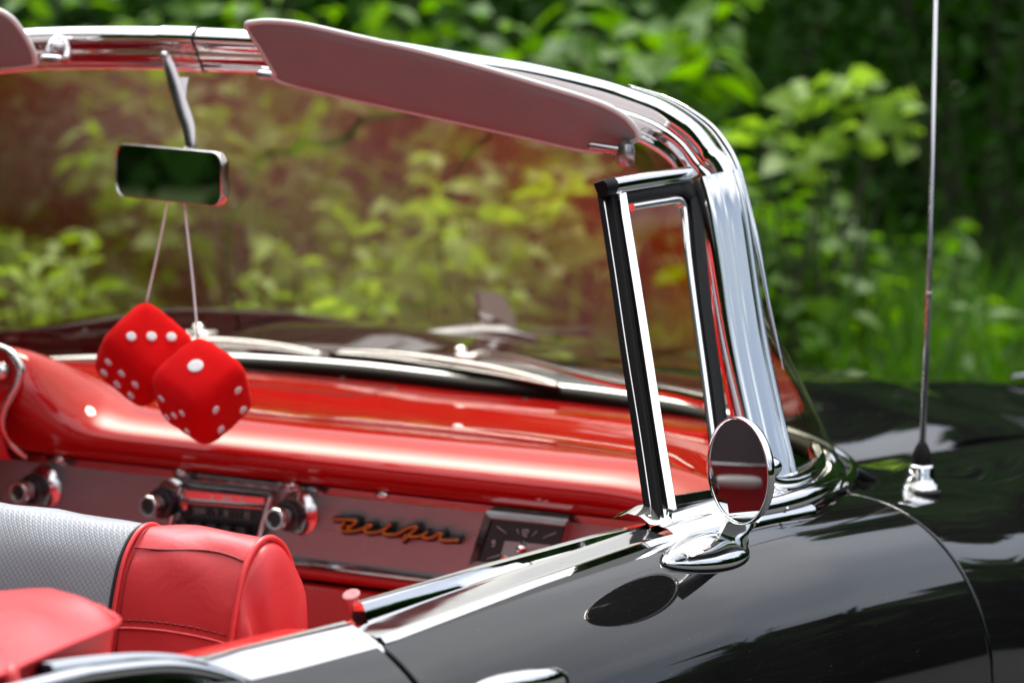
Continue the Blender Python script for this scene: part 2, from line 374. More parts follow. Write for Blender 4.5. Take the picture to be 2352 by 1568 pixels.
def shrub(name, lab, cat, base, tips, m, leafL=.085, pairs=7, W=.62, group=None, droop=.3, extra=0, r=.5, h=1.2, span=.55):
    """stems from the ground arching to the given tips, opposite leaf pairs along the upper part of each stem"""
    root = empty(name, lab, cat, base, group); base = V(base)
    bm = bmesh.new(); P = []; D = []; L = []; T = []
    tips = [V(t) for t in tips]
    for _ in range(extra):
        a = random.random()*2*math.pi; q = math.sqrt(random.random())
        hh = h*(1-.55*q*q)*random.uniform(.45, 1)
        tips.append(base+V((math.cos(a)*r*q, math.sin(a)*r*q, hh)))
    for t in tips:
        b0 = base+V((random.uniform(-.12, .12), random.uniform(-.12, .12), 0))
        mid = b0.lerp(t, .55)+V((random.uniform(-.04, .04), random.uniform(-.04, .04), .12*t.z))
        path = cr([b0, mid, t], 8)
        tube(bm, [p-base for p in path], [lerp(.009, .002, i/(len(path)-1)) for i in range(len(path))], 5)
        a0 = random.random()*3
        tt = random.random()
        for k in range(pairs):
            f = 1-(k/pairs)*span; i = f*(len(path)-1); j = int(min(len(path)-2, math.floor(i))); p = path[j].lerp(path[j+1], i-j)
            tg = (path[j+1]-path[j]).normalized()
            s = leafL*1.3*random.uniform(.6, 1.25)*(1-.35*(k == 0))
            for q in (0, 1) if k else (0, 1, 2):
                a = a0+k*1.57+q*(math.pi if k else 2.1)
                side = V((math.cos(a), math.sin(a), 0))
                d = side+tg*.25+V((0, 0, random.uniform(-.75, .3)))
                P.append(p-base); D.append(d); L.append(s); T.append(min(1, max(0, tt*.4+random.random()*.6)))
    link('stem', bm, M['bark'], root)
    leaves('foliage', P, D, L, W, m, root, curl=droop, tint=np.array(T), rollsd=.7)
    return root
def dense_bush(name, lab, cat, base, h, r, n, m, leafL=.06, W=.6, group=None, flat=1.0):
    root = empty(name, lab, cat, base, group)
    bm = bmesh.new()
    for k in range(7):
        a = k*.9; q = .55*r
        tube(bm, cr([(0, 0, 0), (math.cos(a)*q*.4, math.sin(a)*q*.4, h*.4), (math.cos(a)*q, math.sin(a)*q, h*.85)], 5), [.03*h/2, .026*h/2, .022*h/2, .02*h/2, .018*h/2, .015*h/2, .012*h/2, .01*h/2, .008*h/2, .006*h/2, .004*h/2], 6)
    link('stem', bm, M['bark'], root)
    # clumps through the crown's volume
    nc = max(12, int(n/60)); cl = []
    for _ in range(nc):
        a = random.random()*2*math.pi; z = random.random(); q = math.sqrt(random.random())
        rr = r*q*(1-.45*abs(z-.45)**1.5)
        cl.append((math.cos(a)*rr, math.sin(a)*rr*flat, .06+z*h*(1-.25*q*q)))
    cl = np.array(cl); idx = rng.integers(0, nc, n); sp = rng.normal(0, 1, (n, 3))*np.array([.16, .16, .13])*max(.6, r/.8)
    P = cl[idx]+sp; P[:, 2] = np.abs(P[:, 2]); D = sp+rng.normal(0, .12, (n, 3))+np.array([0, 0, -.02])
    tint = np.clip(rng.random(nc)[idx]*.6+rng.random(n)*.4, 0, 1)
    leaves('foliage', P, D, leafL*rng.uniform(.7, 1.25, n), W, m, root, tint=tint)
    return root

def tips_of(lst): return [at(u, v, d=d) for u, v, d in lst]
# broad-leaved shrubs behind the car: tips measured along the border of the planting
shrub('broadleaf_shrub', 'yellow-green shrub with broad paired leaves seen through the middle of the windscreen', 'shrub', gp(1020, 8.6),
      tips_of([(880, 470, 8.3), (960, 400, 8.4), (1010, 470, 8.2), (1090, 430, 8.4), (1150, 500, 8.3), (1230, 400, 8.5), (1300, 390, 8.4), (1060, 570, 8.2), (950, 560, 8.2), (1200, 570, 8.2), (1130, 620, 8.1), (1260, 480, 8.3)]),
      M['leaf_pale'], .082, 5, group='broad-leaved shrubs behind the car', extra=30, r=.75, h=1.15)
shrub('broadleaf_shrub', 'pale upright shrub seen through the windscreen at the left edge behind the dice', 'shrub', gp(100, 7.9),
      tips_of([(30, 560, 7.7), (90, 600, 7.7), (190, 530, 7.8), (210, 600, 7.7), (120, 650, 7.6), (240, 660, 7.7), (60, 660, 7.6), (10, 620, 7.6), (160, 620, 7.6)]),
      M['leaf_pale'], .075, 4, W=.42, group='broad-leaved shrubs behind the car', extra=8, r=.4, h=.9)
shrub('broadleaf_shrub', 'low pale-leaved shrub seen through the windscreen just above the bonnet hump', 'shrub', gp(700, 8.1),
      tips_of([(590, 640, 7.9), (640, 680, 7.9), (720, 660, 7.9), (790, 690, 7.9), (850, 650, 8.), (680, 720, 7.8), (560, 700, 7.8), (880, 700, 7.9)]),
      M['leaf_pale'], .078, 4, group='broad-leaved shrubs behind the car', extra=6, r=.4, h=.8)
shrub('broadleaf_shrub', 'shrub with big fresh green leaves above the right sun visor and screen corner', 'shrub', gp(1350, 9.2),
      tips_of([(900, 20, 9.), (1000, 90, 9.), (1080, 20, 9.), (1180, 60, 8.9), (1260, 110, 8.9), (1340, 40, 8.8), (1420, 120, 8.8), (1480, 60, 8.8), (1560, 130, 8.7), (1600, 40, 8.7), (1650, 10, 8.7), (1520, 180, 8.6), (1600, 200, 8.6), (1640, 120, 8.6), (1560, 270, 8.6), (1400, 200, 8.8), (1650, 300, 8.5), (1100, 130, 9.), (1000, -60, 9.), (1300, -60, 9.), (1500, -60, 9.), (1700, 0, 8.8)]),
      M['leaf'], .105, 6, group='broad-leaved shrubs behind the car', extra=30, r=.75, h=1.45)
shrub('broadleaf_shrub', 'mid-green shrub above the screen rail and the interior mirror', 'shrub', gp(620, 9.6),
      tips_of([(60, 0, 9.3), (200, 10, 9.3), (330, -20, 9.4), (450, 30, 9.4), (560, 10, 9.3), (660, -30, 9.3), (760, 30, 9.2), (840, 60, 9.2), (300, 60, 9.3), (640, 300, 9.), (480, 260, 9.), (200, 300, 9.), (330, 380, 8.9), (760, 380, 9.)]),
      M['leaf'], .10, 6, group='broad-leaved shrubs behind the car', extra=34, r=.85, h=1.4)
shrub('broadleaf_shrub', 'isolated spray of bright leaves between the screen pillar and the aerial', 'shrub', gp(1830, 8.3),
      tips_of([(1745, 290, 8.2), (1790, 270, 8.2), (1850, 205, 8.2), (1900, 190, 8.2), (1945, 180, 8.25), (1990, 195, 8.2), (1975, 290, 8.15), (2060, 215, 8.2), (2090, 215, 8.25), (2090, 290, 8.2), (1880, 330, 8.1), (1820, 330, 8.1)]),
      M['leaf_pale'], .082, 2, W=.72, group='broad-leaved shrubs behind the car', span=.12)
shrub('broadleaf_shrub', 'leafy green shrub low down beside the screen pillar above the right bonnet', 'shrub', gp(1840, 8.6),
      tips_of([(1700, 400, 8.4), (1740, 470, 8.4), (1800, 430, 8.4), (1850, 480, 8.4), (1780, 540, 8.3), (1830, 590, 8.3), (1880, 560, 8.3), (1920, 500, 8.4), (1790, 650, 8.2), (1850, 700, 8.2), (1760, 600, 8.3), (1930, 640, 8.3), (1900, 400, 8.5), (1880, 760, 8.1), (1960, 720, 8.2)]),
      M['leaf'], .088, 6, group='broad-leaved shrubs behind the car', extra=14, r=.35, h=1.0)
# darker evergreens behind that row
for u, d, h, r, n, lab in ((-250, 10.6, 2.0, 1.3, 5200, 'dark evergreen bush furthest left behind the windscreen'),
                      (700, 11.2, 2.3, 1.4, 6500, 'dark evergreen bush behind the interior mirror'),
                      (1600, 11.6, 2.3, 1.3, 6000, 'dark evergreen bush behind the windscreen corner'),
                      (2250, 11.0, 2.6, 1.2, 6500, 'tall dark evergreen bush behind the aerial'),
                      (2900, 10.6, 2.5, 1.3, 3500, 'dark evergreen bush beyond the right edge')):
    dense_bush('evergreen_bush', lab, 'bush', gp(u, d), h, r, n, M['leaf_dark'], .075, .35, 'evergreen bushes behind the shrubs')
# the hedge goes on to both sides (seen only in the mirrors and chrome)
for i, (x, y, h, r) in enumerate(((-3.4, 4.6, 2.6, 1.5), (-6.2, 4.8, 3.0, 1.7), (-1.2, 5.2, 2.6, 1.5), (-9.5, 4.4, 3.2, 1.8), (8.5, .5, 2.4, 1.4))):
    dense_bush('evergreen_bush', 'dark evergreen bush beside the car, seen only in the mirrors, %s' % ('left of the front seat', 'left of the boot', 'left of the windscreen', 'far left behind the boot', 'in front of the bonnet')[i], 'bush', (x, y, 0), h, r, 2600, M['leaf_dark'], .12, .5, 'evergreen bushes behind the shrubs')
# tall grass and weeds right of the windscreen
n = 2600
uu = rng.uniform(1650, 2600, n); dd = rng.uniform(7.8, 10.4, n)
P = np.array([gp(a, b) for a, b in zip(uu, dd)]); D = np.c_[rng.normal(0, .30, n), rng.normal(0, .30, n), np.ones(n)]
Lg = rng.uniform(.35, .80, n)
label(leaves('tall_grass', P, D, Lg, .04, M['blade'], None, .1, .35, rollsd=1.5), kind='stuff')
for u, d, hh, lab in ((1990, 8.5, .85, 'slim green weed right of the pillar, nearest the aerial mast'), (2200, 8.9, 1.0, 'tall narrow-leaved weed right of the aerial'), (2330, 8.3, .8, 'narrow-leaved weed at the right edge above the wing'), (2080, 9.4, 1.1, 'tall dull-green weed behind the aerial')):
    shrub('weed', lab, 'weed', gp(u, d), [], M['leaf'], .075, 10, W=.34, group='weeds in the tall grass', extra=9, r=.22, h=hh, span=.8)
# far treeline on the road side, one mass, seen in the paint and the chrome
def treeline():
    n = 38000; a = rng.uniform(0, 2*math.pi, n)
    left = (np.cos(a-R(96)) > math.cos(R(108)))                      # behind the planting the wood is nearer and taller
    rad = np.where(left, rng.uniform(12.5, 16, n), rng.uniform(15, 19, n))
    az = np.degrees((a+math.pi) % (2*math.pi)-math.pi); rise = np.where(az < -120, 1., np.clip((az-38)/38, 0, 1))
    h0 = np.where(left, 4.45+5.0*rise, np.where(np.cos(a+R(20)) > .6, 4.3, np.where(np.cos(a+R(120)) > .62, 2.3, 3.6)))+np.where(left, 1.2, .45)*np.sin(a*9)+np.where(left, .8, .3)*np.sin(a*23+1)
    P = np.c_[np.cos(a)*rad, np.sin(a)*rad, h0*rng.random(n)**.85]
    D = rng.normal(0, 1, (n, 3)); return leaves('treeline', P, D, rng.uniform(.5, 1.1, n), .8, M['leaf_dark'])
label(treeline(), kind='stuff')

# ================================================================== THE CAR
car = empty('convertible_car', 'black vintage convertible with red and silver interior, chrome trim and its top down', 'car')

# ---- body sides
BELT = [(-1.4, .985), (-1.15, .965), (-.94, .956), (-.69, .963), (-.45, .966), (-.19, .956), (.1, .936), (.28, .908), (.45, .888), (.8, .880), (1.3, .880), (1.8, .875), (2.05, .84)]
def side_profile(x, sgn=-1, a0=None, n=18):
    z = interp(x, BELT)
    if a0 is None: a0 = interp(x, [(-1.2, 32), (-.96, 27), (-.4, 14), (.1, 2), (2, 0)])
    yc = interp(x, [(-1.2, -.735), (-.96, -.742), (-.4, -.762), (.1, -.775), (.8, -.785), (1.6, -.775), (2.05, -.72)])
    W = .187; H = .205; o = []
    zt = z+H*(1-math.cos(R(a0)))
    for k in range(n+1):
        a = R(lerp(a0, 90, k/n)); o.append(V((x, sgn*-1*(yc-W*math.sin(a)**.92), zt-H*(1-math.cos(a)))))
    e = o[-1]
    for dz, dy in ((.06, .006), (.14, .010), (.26, .006), (.40, -.01), (.5, -.05), (.54, -.10)):
        o.append(V((x, e.y-dy*(1 if sgn < 0 else -1), e.z-dz)))
    return o
def body_panel(name, x0, x1, n, sgn, parent, flange=True, inner=None):
    bm = bmesh.new(); rows = []
    for x in [x0, x0+.0012, x0+.004]+[lerp(x0, x1, i/n) for i in range(1, n)]+[x1-.004, x1-.0012, x1]:   # close rows keep the edge crisp
        pr = side_profile(x, sgn)
        if inner: pr = inner(x, pr)+pr
        rows.append(pr)
    if flange:   # rounded hem turning into the shut line
        def hem(r, d): return [[p+V((d*k, (0 if sgn > 0 else 0), 0))+V((0, -sgn*.004*q*(1 if p.z < .95 else .3), -.004*q)) for p in r] for k, q in ((.0, .0), (.0012, .15), (.0018, .8), (.0016, 6))]
        rows = [list(r) for r in reversed(hem(rows[0], -1))][:-1]+rows+hem(rows[-1], 1)[1:]
    grid(bm, rows)
    o = link(name, bm, M['black'], parent); return o
def mk_door(sgn):
    o = body_panel('car_door', -.957, .090, 36, sgn, car); return o
door = mk_door(-1); door['label'] = 'right door with mirror and chrome belt rail'
door_l = mk_door(1)
def fender_top(x, pr):
    y0 = pr[0].y; s = 1 if y0 > 0 else -1; z = pr[0].z
    yi = interp(x, [(.1, .775), (.2, .74), (.34, .66), (.45, .603), (2, .60)]); o = []
    zg = interp(x, [(.1, z), (.28, .925), (.43, .908), (.73, .889), (1.08, .862), (2, .83)])
    if s > 0: zg += .030
    if x > .47: o += [V((x, s*(yi-.0015), zg-.022)), V((x, s*(yi-.0010), zg-.003))]
    else: o += [V((x, s*yi, zg-.006)), V((x, s*yi, zg-.002))]
    for k in range(8):
        t = k/8; yy = lerp(yi, abs(y0), t)
        o.append(V((x, s*yy, lerp(zg, z, t)+.004*math.sin(math.pi*t)+.006*math.exp(-((yy-.70)/.022)**2)*min(1, max(0, (x-.3)*4)))))
    return o
fr = body_panel('front_fender', .0985, 2.02, 40, -1, car, True, fender_top)
# left fender: the far hump over the bonnet
def fender_left():
    bm = bmesh.new(); rows = []
    for i in range(41):
        x = lerp(.102, 2.02, i/40); pr = side_profile(x, 1)
        lift = interp(x, [(.1, .015), (.45, .055), (.74, .073), (1.05, .063), (1.27, .034), (1.49, -.006), (2, -.02)])
        fl = fender_top(x, pr)+pr
        rows.append([V((p.x, p.y, p.z+lift*min(1, max(0, (p.z-.6)/.25)))) for p in fl])
    grid(bm, rows); return link('front_fender', bm, M['black'], car)
fender_left()
def quarter(sgn):
    bm = bmesh.new(); rows = []
    for x in [lerp(-2.9, -.968, i/30) for i in range(30)]+[-.972, -.9692, -.968]:
        pr = side_profile(x, sgn)
        lift = interp(x, [(-2.9, .06), (-1.5, .02), (-1.15, 0), (-.9, 0)])
        rows.append([V((p.x, p.y, p.z+lift*min(1, max(0, (p.z-.5)/.3)))) for p in pr])
    last = rows[-1]
    rows += [[p+V((.0025, 0, -.001)) for p in last], [p+V((.003, -sgn*.012, -.01)) for p in last]]
    grid(bm, rows); return link('quarter_panel', bm, M['black'], car)
quarter(-1); quarter(1)
# ---- shut-line fillers are the door jambs
for x in (-.9625, .096):
    for s in (-1, 1):
        bm = bmesh.new(); pr = side_profile(x, s); grid(bm, [[V((x-.03, p.y*.975, p.z-.012)) for p in pr], [V((x+.03, p.y*.975, p.z-.012)) for p in pr]])
        link('door_jamb', bm, M['dark'], car)

# ---- bonnet
def hood_z(x, y):
    b = interp(x, [(.3, .925), (.6, .938), (.9, .940), (1.1, .922), (1.3, .880), (1.5, .870), (1.8, .835), (2.05, .76)])
    z = b+.022*(y/.6)
    z += .020*math.exp(-((y+.36)/.10)**2)*interp(x, [(.5, .0), (.8, .8), (1.3, 1), (1.8, .9)])+.012*math.exp(-((y-.36)/.12)**2)*interp(x, [(.5, .3), (.9, 1), (1.15, .9), (1.3, .3), (1.5, .0)])
    e = max(0, (abs(y)-.50)/.10)
    return z-.028*e*e - (.010 if y < -.3 else 0)*min(1, max(0, (-y-.3)/.2))
bm = bmesh.new(); rows = []
for i in range(37):
    t = i/36; row = []
    for k in range(49):
        y = lerp(-.597, .597, k/48); xr = .80-.95*y*y-.15*abs(y)**3   # rear edge bowed with the cowl
        x = lerp(max(.42, xr), 2.05, t); row.append(V((x, y, hood_z(x, y))))
    rows.append(row)
rows = [[p+V((-.004, 0, -.02)) for p in rows[0]], [p+V((-.004, 0, -.004)) for p in rows[0]]]+rows+[[p+V((.03, 0, -.12)) for p in rows[-1]]]
grid(bm, rows)
hood = link('hood', bm, M['black'], car)
def ornament(y, parent, dx=0., dz=0.):
    bm = bmesh.new(); off = V((dx, y-.32, dz))
    cp = cr([at(928, 770, y=.32), at(1000, 766, y=.32), at(1080, 762, y=.32), at(1140, 766, y=.32), at(1190, 778, y=.32), at(1216, 785, y=.32), at(1226, 787, y=.32)], 4); n = len(cp)-1; rows = []
    for i, p in enumerate(cp):
        t = i/n; rz = interp(t, [(0, .002), (.25, .009), (.55, .0165), (.75, .0165), (.9, .010), (.97, .006), (1, .001)]); ry = rz*1.5
        rows.append([p+off+V((0, ry*math.cos(q), rz*math.sin(q))) for q in [2*math.pi*k/16 for k in range(16)]])
    grid(bm, rows, True, 0, True)
    fin = [at(u, v, y=.32)+off+V((0, -.005, 0)) for u, v in ((1092, 668), (1140, 672), (1156, 686), (1180, 745), (1196, 775), (1140, 768), (1108, 745))]
    slab(bm, fin, (0, 1, 0), .010)
    ridge = cr([at(u, v, y=.32)+off for u, v in ((1100, 728), (1130, 738), (1165, 762), (1200, 780), (1222, 787))], 4); tube(bm, ridge, [.006+.003*math.sin(math.pi*k/(len(ridge)-1)) for k in range(len(ridge))], 8)
    return link('hood_ornament', bm, M['chrome'], parent, True, 40)
ornament(.32, hood); ornament(-.36, hood, .70, -.085)
# ---- cowl between bonnet and windscreen
BASE = [(.60, 0, .938), (.588, -.2, .938), (.545, -.38, .934), (.45, -.55, .928), (.31, -.68, .925), (.16, -.745, .930), (.035, -.768, .944), (-.01, -.768, .955)]
base_r = cr(BASE, 8); base_all = [V((p.x, -p.y, p.z+.012*min(1, abs(p.y)/.4))) for p in reversed(base_r)][:-1]+base_r
bm = bmesh.new(); rows = []
for p in base_all:
    y = p.y; xr = max(.43, .80-.95*y*y-.15*abs(y)**3)
    if abs(y) > .597: q = V((p.x+.03, math.copysign(abs(y)-.03, y), p.z-.035))
    else: q = V((xr-.008, y, hood_z(xr, y)-.004))
    rows.append([V((p.x-.25 if p.x > .25 else p.x-.02, p.y*.9, p.z-.06)), p+V((0, 0, -.012)), p.lerp(q, .5)+V((0, 0, -.012)), q])
grid(bm, rows); link('cowl', bm, M['black'], car)

# ---- dashboard
dash = bpy.data.objects.new('dashboard', None); C.objects.link(dash); dash.parent = car
DP = [(.585, .930), (.56, .936), (.50, .941), (.44, .944), (.38, .945), (.30, .943), (.22, .945), (.14, .951), (.085, .957), (.05, .957), (.018, .953), (-.006, .945), (-.021, .935), (-.0255, .926), (-.0215, .917), (-.0125, .907), (-.002, .899), (.004, .897)]
dp = cr([(a, 0, b) for a, b in DP], 4)
bm = bmesh.new(); rows = []
ys = [lerp(-.675, .70, i/90) for i in range(91)]
hoodb = lambda y: 1/(1+math.exp((.235-y)/.016))       # the raised instrument hood starts left of the middle
for y in ys:
    row = []; e = max(0, (abs(y)-.52)/.18); pull = .26*e**2.0
    bow = 1-.30*(abs(y)/.7)**2.2 - (.48*max(0, (-y-.42)/.28)**1.5 if y < 0 else 0)
    for i, p in enumerate(dp):
        t = i/(len(dp)-1); x = p.x*(bow if p.x > .1 else lerp(1, bow, max(0, p.x/.1))); z = p.z
        z -= .030*e*e*(1 if y < 0 else 0)*min(1, t*2)
        if y > 0: z += .012*min(1, y/.5)*(1-t)
        k = hoodb(y)
        if y > .1:
            f = math.exp(-((p.x+.02)/.16)**2) if p.x > -.02 else 1.
            z += k*f*.085*max(0, min(1, (p.z-.905)/.045)); x -= k*.055*max(0, min(1, (p.z-.9)/.04))*(1 if p.x < .05 else math.exp(-((p.x-.05)/.1)**2))
        row.append(V((x, y, z)))
    rows.append(row)
grid(bm, rows); link('dash_top', bm, M['red'], dash)
# speaker panel joint and screws in the dash top
def dash_z(x, y): return interp(x, [(.22, .945), (.30, .943), (.38, .945), (.44, .944), (.50, .941), (.56, .936)])+(.012*min(1, y/.5)*(1-interp(x, [(.2, .5), (.58, 0)])) if y > 0 else 0)
bm = bmesh.new(); loop = []
for x, y in ((.375, .09), (.375, .30), (.385, .33), (.40, .34), (.485, .335), (.495, .32), (.497, .09), (.49, .065), (.475, .055), (.395, .055), (.38, .065)): loop.append(V((x, y, dash_z(x, y)+.0005)))
tube(bm, cr(loop, 5, True)+cr(loop, 5, True)[:2], .0011, 6, 0, False); link('speaker_seam', bm, M['dark'], dash)
for x, y in ((.545, .18), (.525, -.12), (.455, -.42), (.52, .40)):
    bm = bmesh.new(); revolve(bm, [(.0042, 0), (.0038, .0016), (.0018, .0022), (0, .0018)], (x, y, dash_z(x, y)), (0, 0, 1), 14); link('dash_screw', bm, M['rubber'], dash)
# instrument opening in the hood: chrome lipped dark recess
def instrument():
    bm = bmesh.new()
    pth = cr([at(-90, 775, x=-.085), at(0, 797, x=-.085), at(30, 815, x=-.085), at(47, 842, x=-.085), at(46, 868, x=-.085), at(28, 905, x=-.085), at(10, 940, x=-.083), at(6, 975, x=-.078), at(18, 1010, x=-.07), at(40, 1035, x=-.06), at(60, 1050, x=-.05)], 6)
    tube(bm, pth, [.0035+.0022*math.sin(math.pi*min(1, i/len(pth)*1.4)) for i in range(len(pth))], 8)
    link('instrument_hood_trim', bm, M['chrome_in'], dash)
    bm = bmesh.new(); inner = [V((-.079, p.y, p.z)) for p in pth]
    grid(bm, [inner, [V((-.079, .52, p.z)) for p in inner]])
    link('instrument_panel', bm, M['red'], dash)
    bm = bmesh.new(); revolve(bm, [(.0, .012), (.007, .012), (.0085, .010), (.011, .008), (.013, .002), (.013, 0)], at(6, 852, x=-.081), (-1, 0, 0), 20)
    link('instrument_knob', bm, M['chrome_in'], dash)
instrument()
# ribbed panel with chrome strips
def px(u, v, dx=0.): return at(u, v, x=dx)
bm = bmesh.new(); grid(bm, [[V((.004, y, z)) for z in (.800, .83, .86, .890)] for y in [lerp(-.70, .62, i/20) for i in range(21)]])
link('dash_panel', bm, M['ribbed'], dash)
for z, h, name in ((.8925, .0052, 'upper_chrome_strip'), (.8030, .0045, 'lower_chrome_strip')):
    bm = bmesh.new(); pr = [(-h, .0), (-h*.8, .004), (0, .0065), (h*.8, .004), (h, 0), (h, -.004), (-h, -.004)]
    if 'lower' in name: pr = [(-.0040, .0090), (-.0030, .0096), (.0040, .0026), (.0046, .0010), (.0046, -.004), (-.0040, -.004)]
    if 'upper' in name: pr = [(-h, 0.), (-h, .003), (h, .009), (h, -.004), (-h, -.004)]
    sweep(bm, [V((.004, lerp(.62, -.70, i/12), z)) for i in range(13)], pr, (-1, 0, 0)); link(name, bm, M['chrome_in'], dash, True, 30)
for y in (.34, .245, .06, -.10, -.23):
    bm = bmesh.new(); bmesh.ops.create_uvsphere(bm, u_segments=14, v_segments=8, radius=.0075, matrix=Matrix.Translation((-.004, y, .8955)) @ Matrix.Diagonal((.6, 1.3, .8, 1)))
    link('strip_screw', bm, M['chrome_in'], dash)
# lower dash and glovebox lid
bm = bmesh.new(); LD = [(.002, .799), (-.002, .796), (-.003, .790), (.004, .783), (.012, .781)]
grid(bm, [[V((x, y, z)) for x, z in LD] for y in (-.72, -.35, 0, .35, .7)])
LD = [(.012, .777), (.004, .776), (.001, .770), (.003, .70), (.02, .60), (.06, .50), (.2, .42)]
grid(bm, [[V((x, y, z)) for x, z in LD] for y in (-.72, -.35, 0, .35, .7)])
link('lower_dash', bm, M['red'], dash)
# control knobs
def knob(u, v, k=1.):
    c = at(u, v, x=-.052); root = None; bm = bmesh.new()
    c0 = V((.003, c.y, c.z)); L = .055
    revolve(bm, [(.0, 0), (.026, 0), (.027, .002), (.0245, .0035), (.017, .010), (.0165, .012), (.0, .0125)], c0, (-1, 0, 0), 28, 0)
    revolve(bm, [(.0125, .012), (.0165, .014), (.019, .018), (.0195, .026), (.018, .030), (.0125, .031)], c0, (-1, 0, 0), 28, 1)
    revolve(bm, [(.011, .030), (.012, .032), (.0115, .036), (.0125, .0365), (.013, .040), (.0125, .043), (.0130, .044), (.0138, .048), (.0135, .0535), (.0125, L), (.0100, L), (.009, L-.003)], c0, (-1, 0, 0), 28, 0)
    revolve(bm, [(.0, L-.003), (.0095, L-.0035), (.0095, L-.006), (0., L-.006)], c0, (-1, 0, 0), 20, 1)
    o = link('control_knob', bm, [M['chrome_in'], M['plastic']], dash, True, 40)
    bm = bmesh.new()
    for j in range(16):    # knurled segment of the bezel
        a = R(-60+j*6.5); d = V((0, math.sin(a), -math.cos(a)))
        p = c0+V((-.0035, 0, 0))+d*.0205; tube(bm, [p-d*.0032, p+d*.0032+V((.002, 0, 0))], .0006, 5)
    link('bezel_ticks', bm, M['chrome'], o)
    return o
for u, v in ((40, 1131), (338, 1163), (629, 1192)): knob(u, v)
# radio
def radio():
    bm = bmesh.new(); s = lambda zx, zy: (385.9+zx*.14063, 1093.3+zy*.14063)   # measured in a close view of the photograph
    fr = [s(250, 150), s(1700, 310), s(1480, 1100), s(20, 930)]
    P3 = [px(*q, -.004) for q in fr]; Q3 = [px(*q, -.004) for q in (s(335, 420), s(1590, 520), s(1450, 1040), s(110, 880))]
    T3 = [px(*q, -.004) for q in (s(350, 200), s(1660, 330), s(1640, 490), s(310, 390))]
    for a, b in ((0, 1), (1, 2), (2, 3), (3, 0)):
        w_ = .0035 if (a, b) != (3, 0) else .004
        tube(bm, [P3[a]+V((-.004, 0, 0)), P3[b]+V((-.004, 0, 0))], w_, 8)
    grid(bm, [[T3[0]+V((-.0125, 0, 0)), T3[1]+V((-.0125, 0, 0))], [T3[3]+V((-.009, 0, 0)), T3[2]+V((-.009, 0, 0))]])       # tilted chrome brow
    tube(bm, [T3[3]+V((-.012, 0, 0)), T3[2]+V((-.012, 0, 0))], .0022, 8)
    r = link('radio', bm, M['chrome_in'], dash, True, 40)
    bm = bmesh.new(); D = [px(*q, -.0015) for q in (s(290, 440), s(1560, 540), s(1500, 1030), s(120, 870))]
    grid(bm, [[D[0], D[1]], [D[3], D[2]]]); link('radio_dial', bm, M['dial'], r, False)
    # dial figures and scale ticks
    bm = bmesh.new()
    def seg(a, b, w=.0006): tube(bm, [px(*s(*a), -.004), px(*s(*b), -.004)], w, 5)
    def fig(cx, cy, d):
        S = {'a': ((-25, -45), (25, -38)), 'b': ((25, -38), (20, 0)), 'c': ((20, 0), (15, 45)), 'd': ((-35, 40), (15, 45)), 'e': ((-30, 0), (-35, 40)), 'f': ((-25, -45), (-30, 0)), 'g': ((-30, 0), (20, 0))}
        for k in {'5': 'afgcd', '6': 'afgedc', '7': 'abc', '8': 'abcdefg', '1': 'bc', '0': 'abcdef', '2': 'abged', '3': 'abgcd'}[d]:
            (a, b), (c, d_) = S[k]; seg((cx+a, cy+b), (cx+c, cy+d_))
    for cx, cy, t in ((455, 560, '5'), (520, 565, '5'), (590, 560, '6'), (770, 580, '7'), (955, 600, '8'), (1240, 630, '1'), (1300, 635, '0')): fig(cx, cy, t)
    for k in range(13): seg((430+k*75, 495+k*6.5), (430+k*75-3, 510+k*6.5), .0005); seg((420+k*75, 635+k*6.5), (420+k*75-3, 650+k*6.5), .0005)
    link('dial_figures', bm, M['dial_mark'], r)
    bm = bmesh.new()
    for k in range(5):
        a = s(150+k*240, 850+k*25); b = s(320+k*240, 870+k*25); pa, pb = px(*a, -.014), px(*b, -.014)
        c = (pa+pb)/2; box(bm, c+V((.006, 0, .004)), .020, (pa-pb).length*.95, .013, 0, None, .0015)
    link('push_button', bm, M['plastic'], r, True, 40)
    bm = bmesh.new(); pts = [px(*s(20, 935), -.014), px(*s(1500, 1100), -.014)]
    box(bm, (pts[0]+pts[1])/2, .018, (pts[0]-pts[1]).length, .004, 0, None, .0012)
    for k in range(6):
        p = pts[0].lerp(pts[1], (k+.5)/6); box(bm, p+V((-.006, 0, .002)), .008, .010, .004, 0, None, .001)
    link('radio_lip', bm, M['chrome_in'], r, True, 40)
    bm = bmesh.new()
    def seg2(a, b): tube(bm, [px(*s(*a), -.0165), px(*s(*b), -.0165)], .0005, 5)
    for x0 in (720, 900, 960, 1010, 1190):
        y0 = 345+(x0-720)*.07; seg2((x0-10, y0-35), (x0+15, y0-10)); seg2((x0+15, y0-10), (x0-12, y0+25)); seg2((x0-12, y0+25), (x0+20, y0+30))
    link('radio_lettering', bm, M['chrome'], r)
radio()
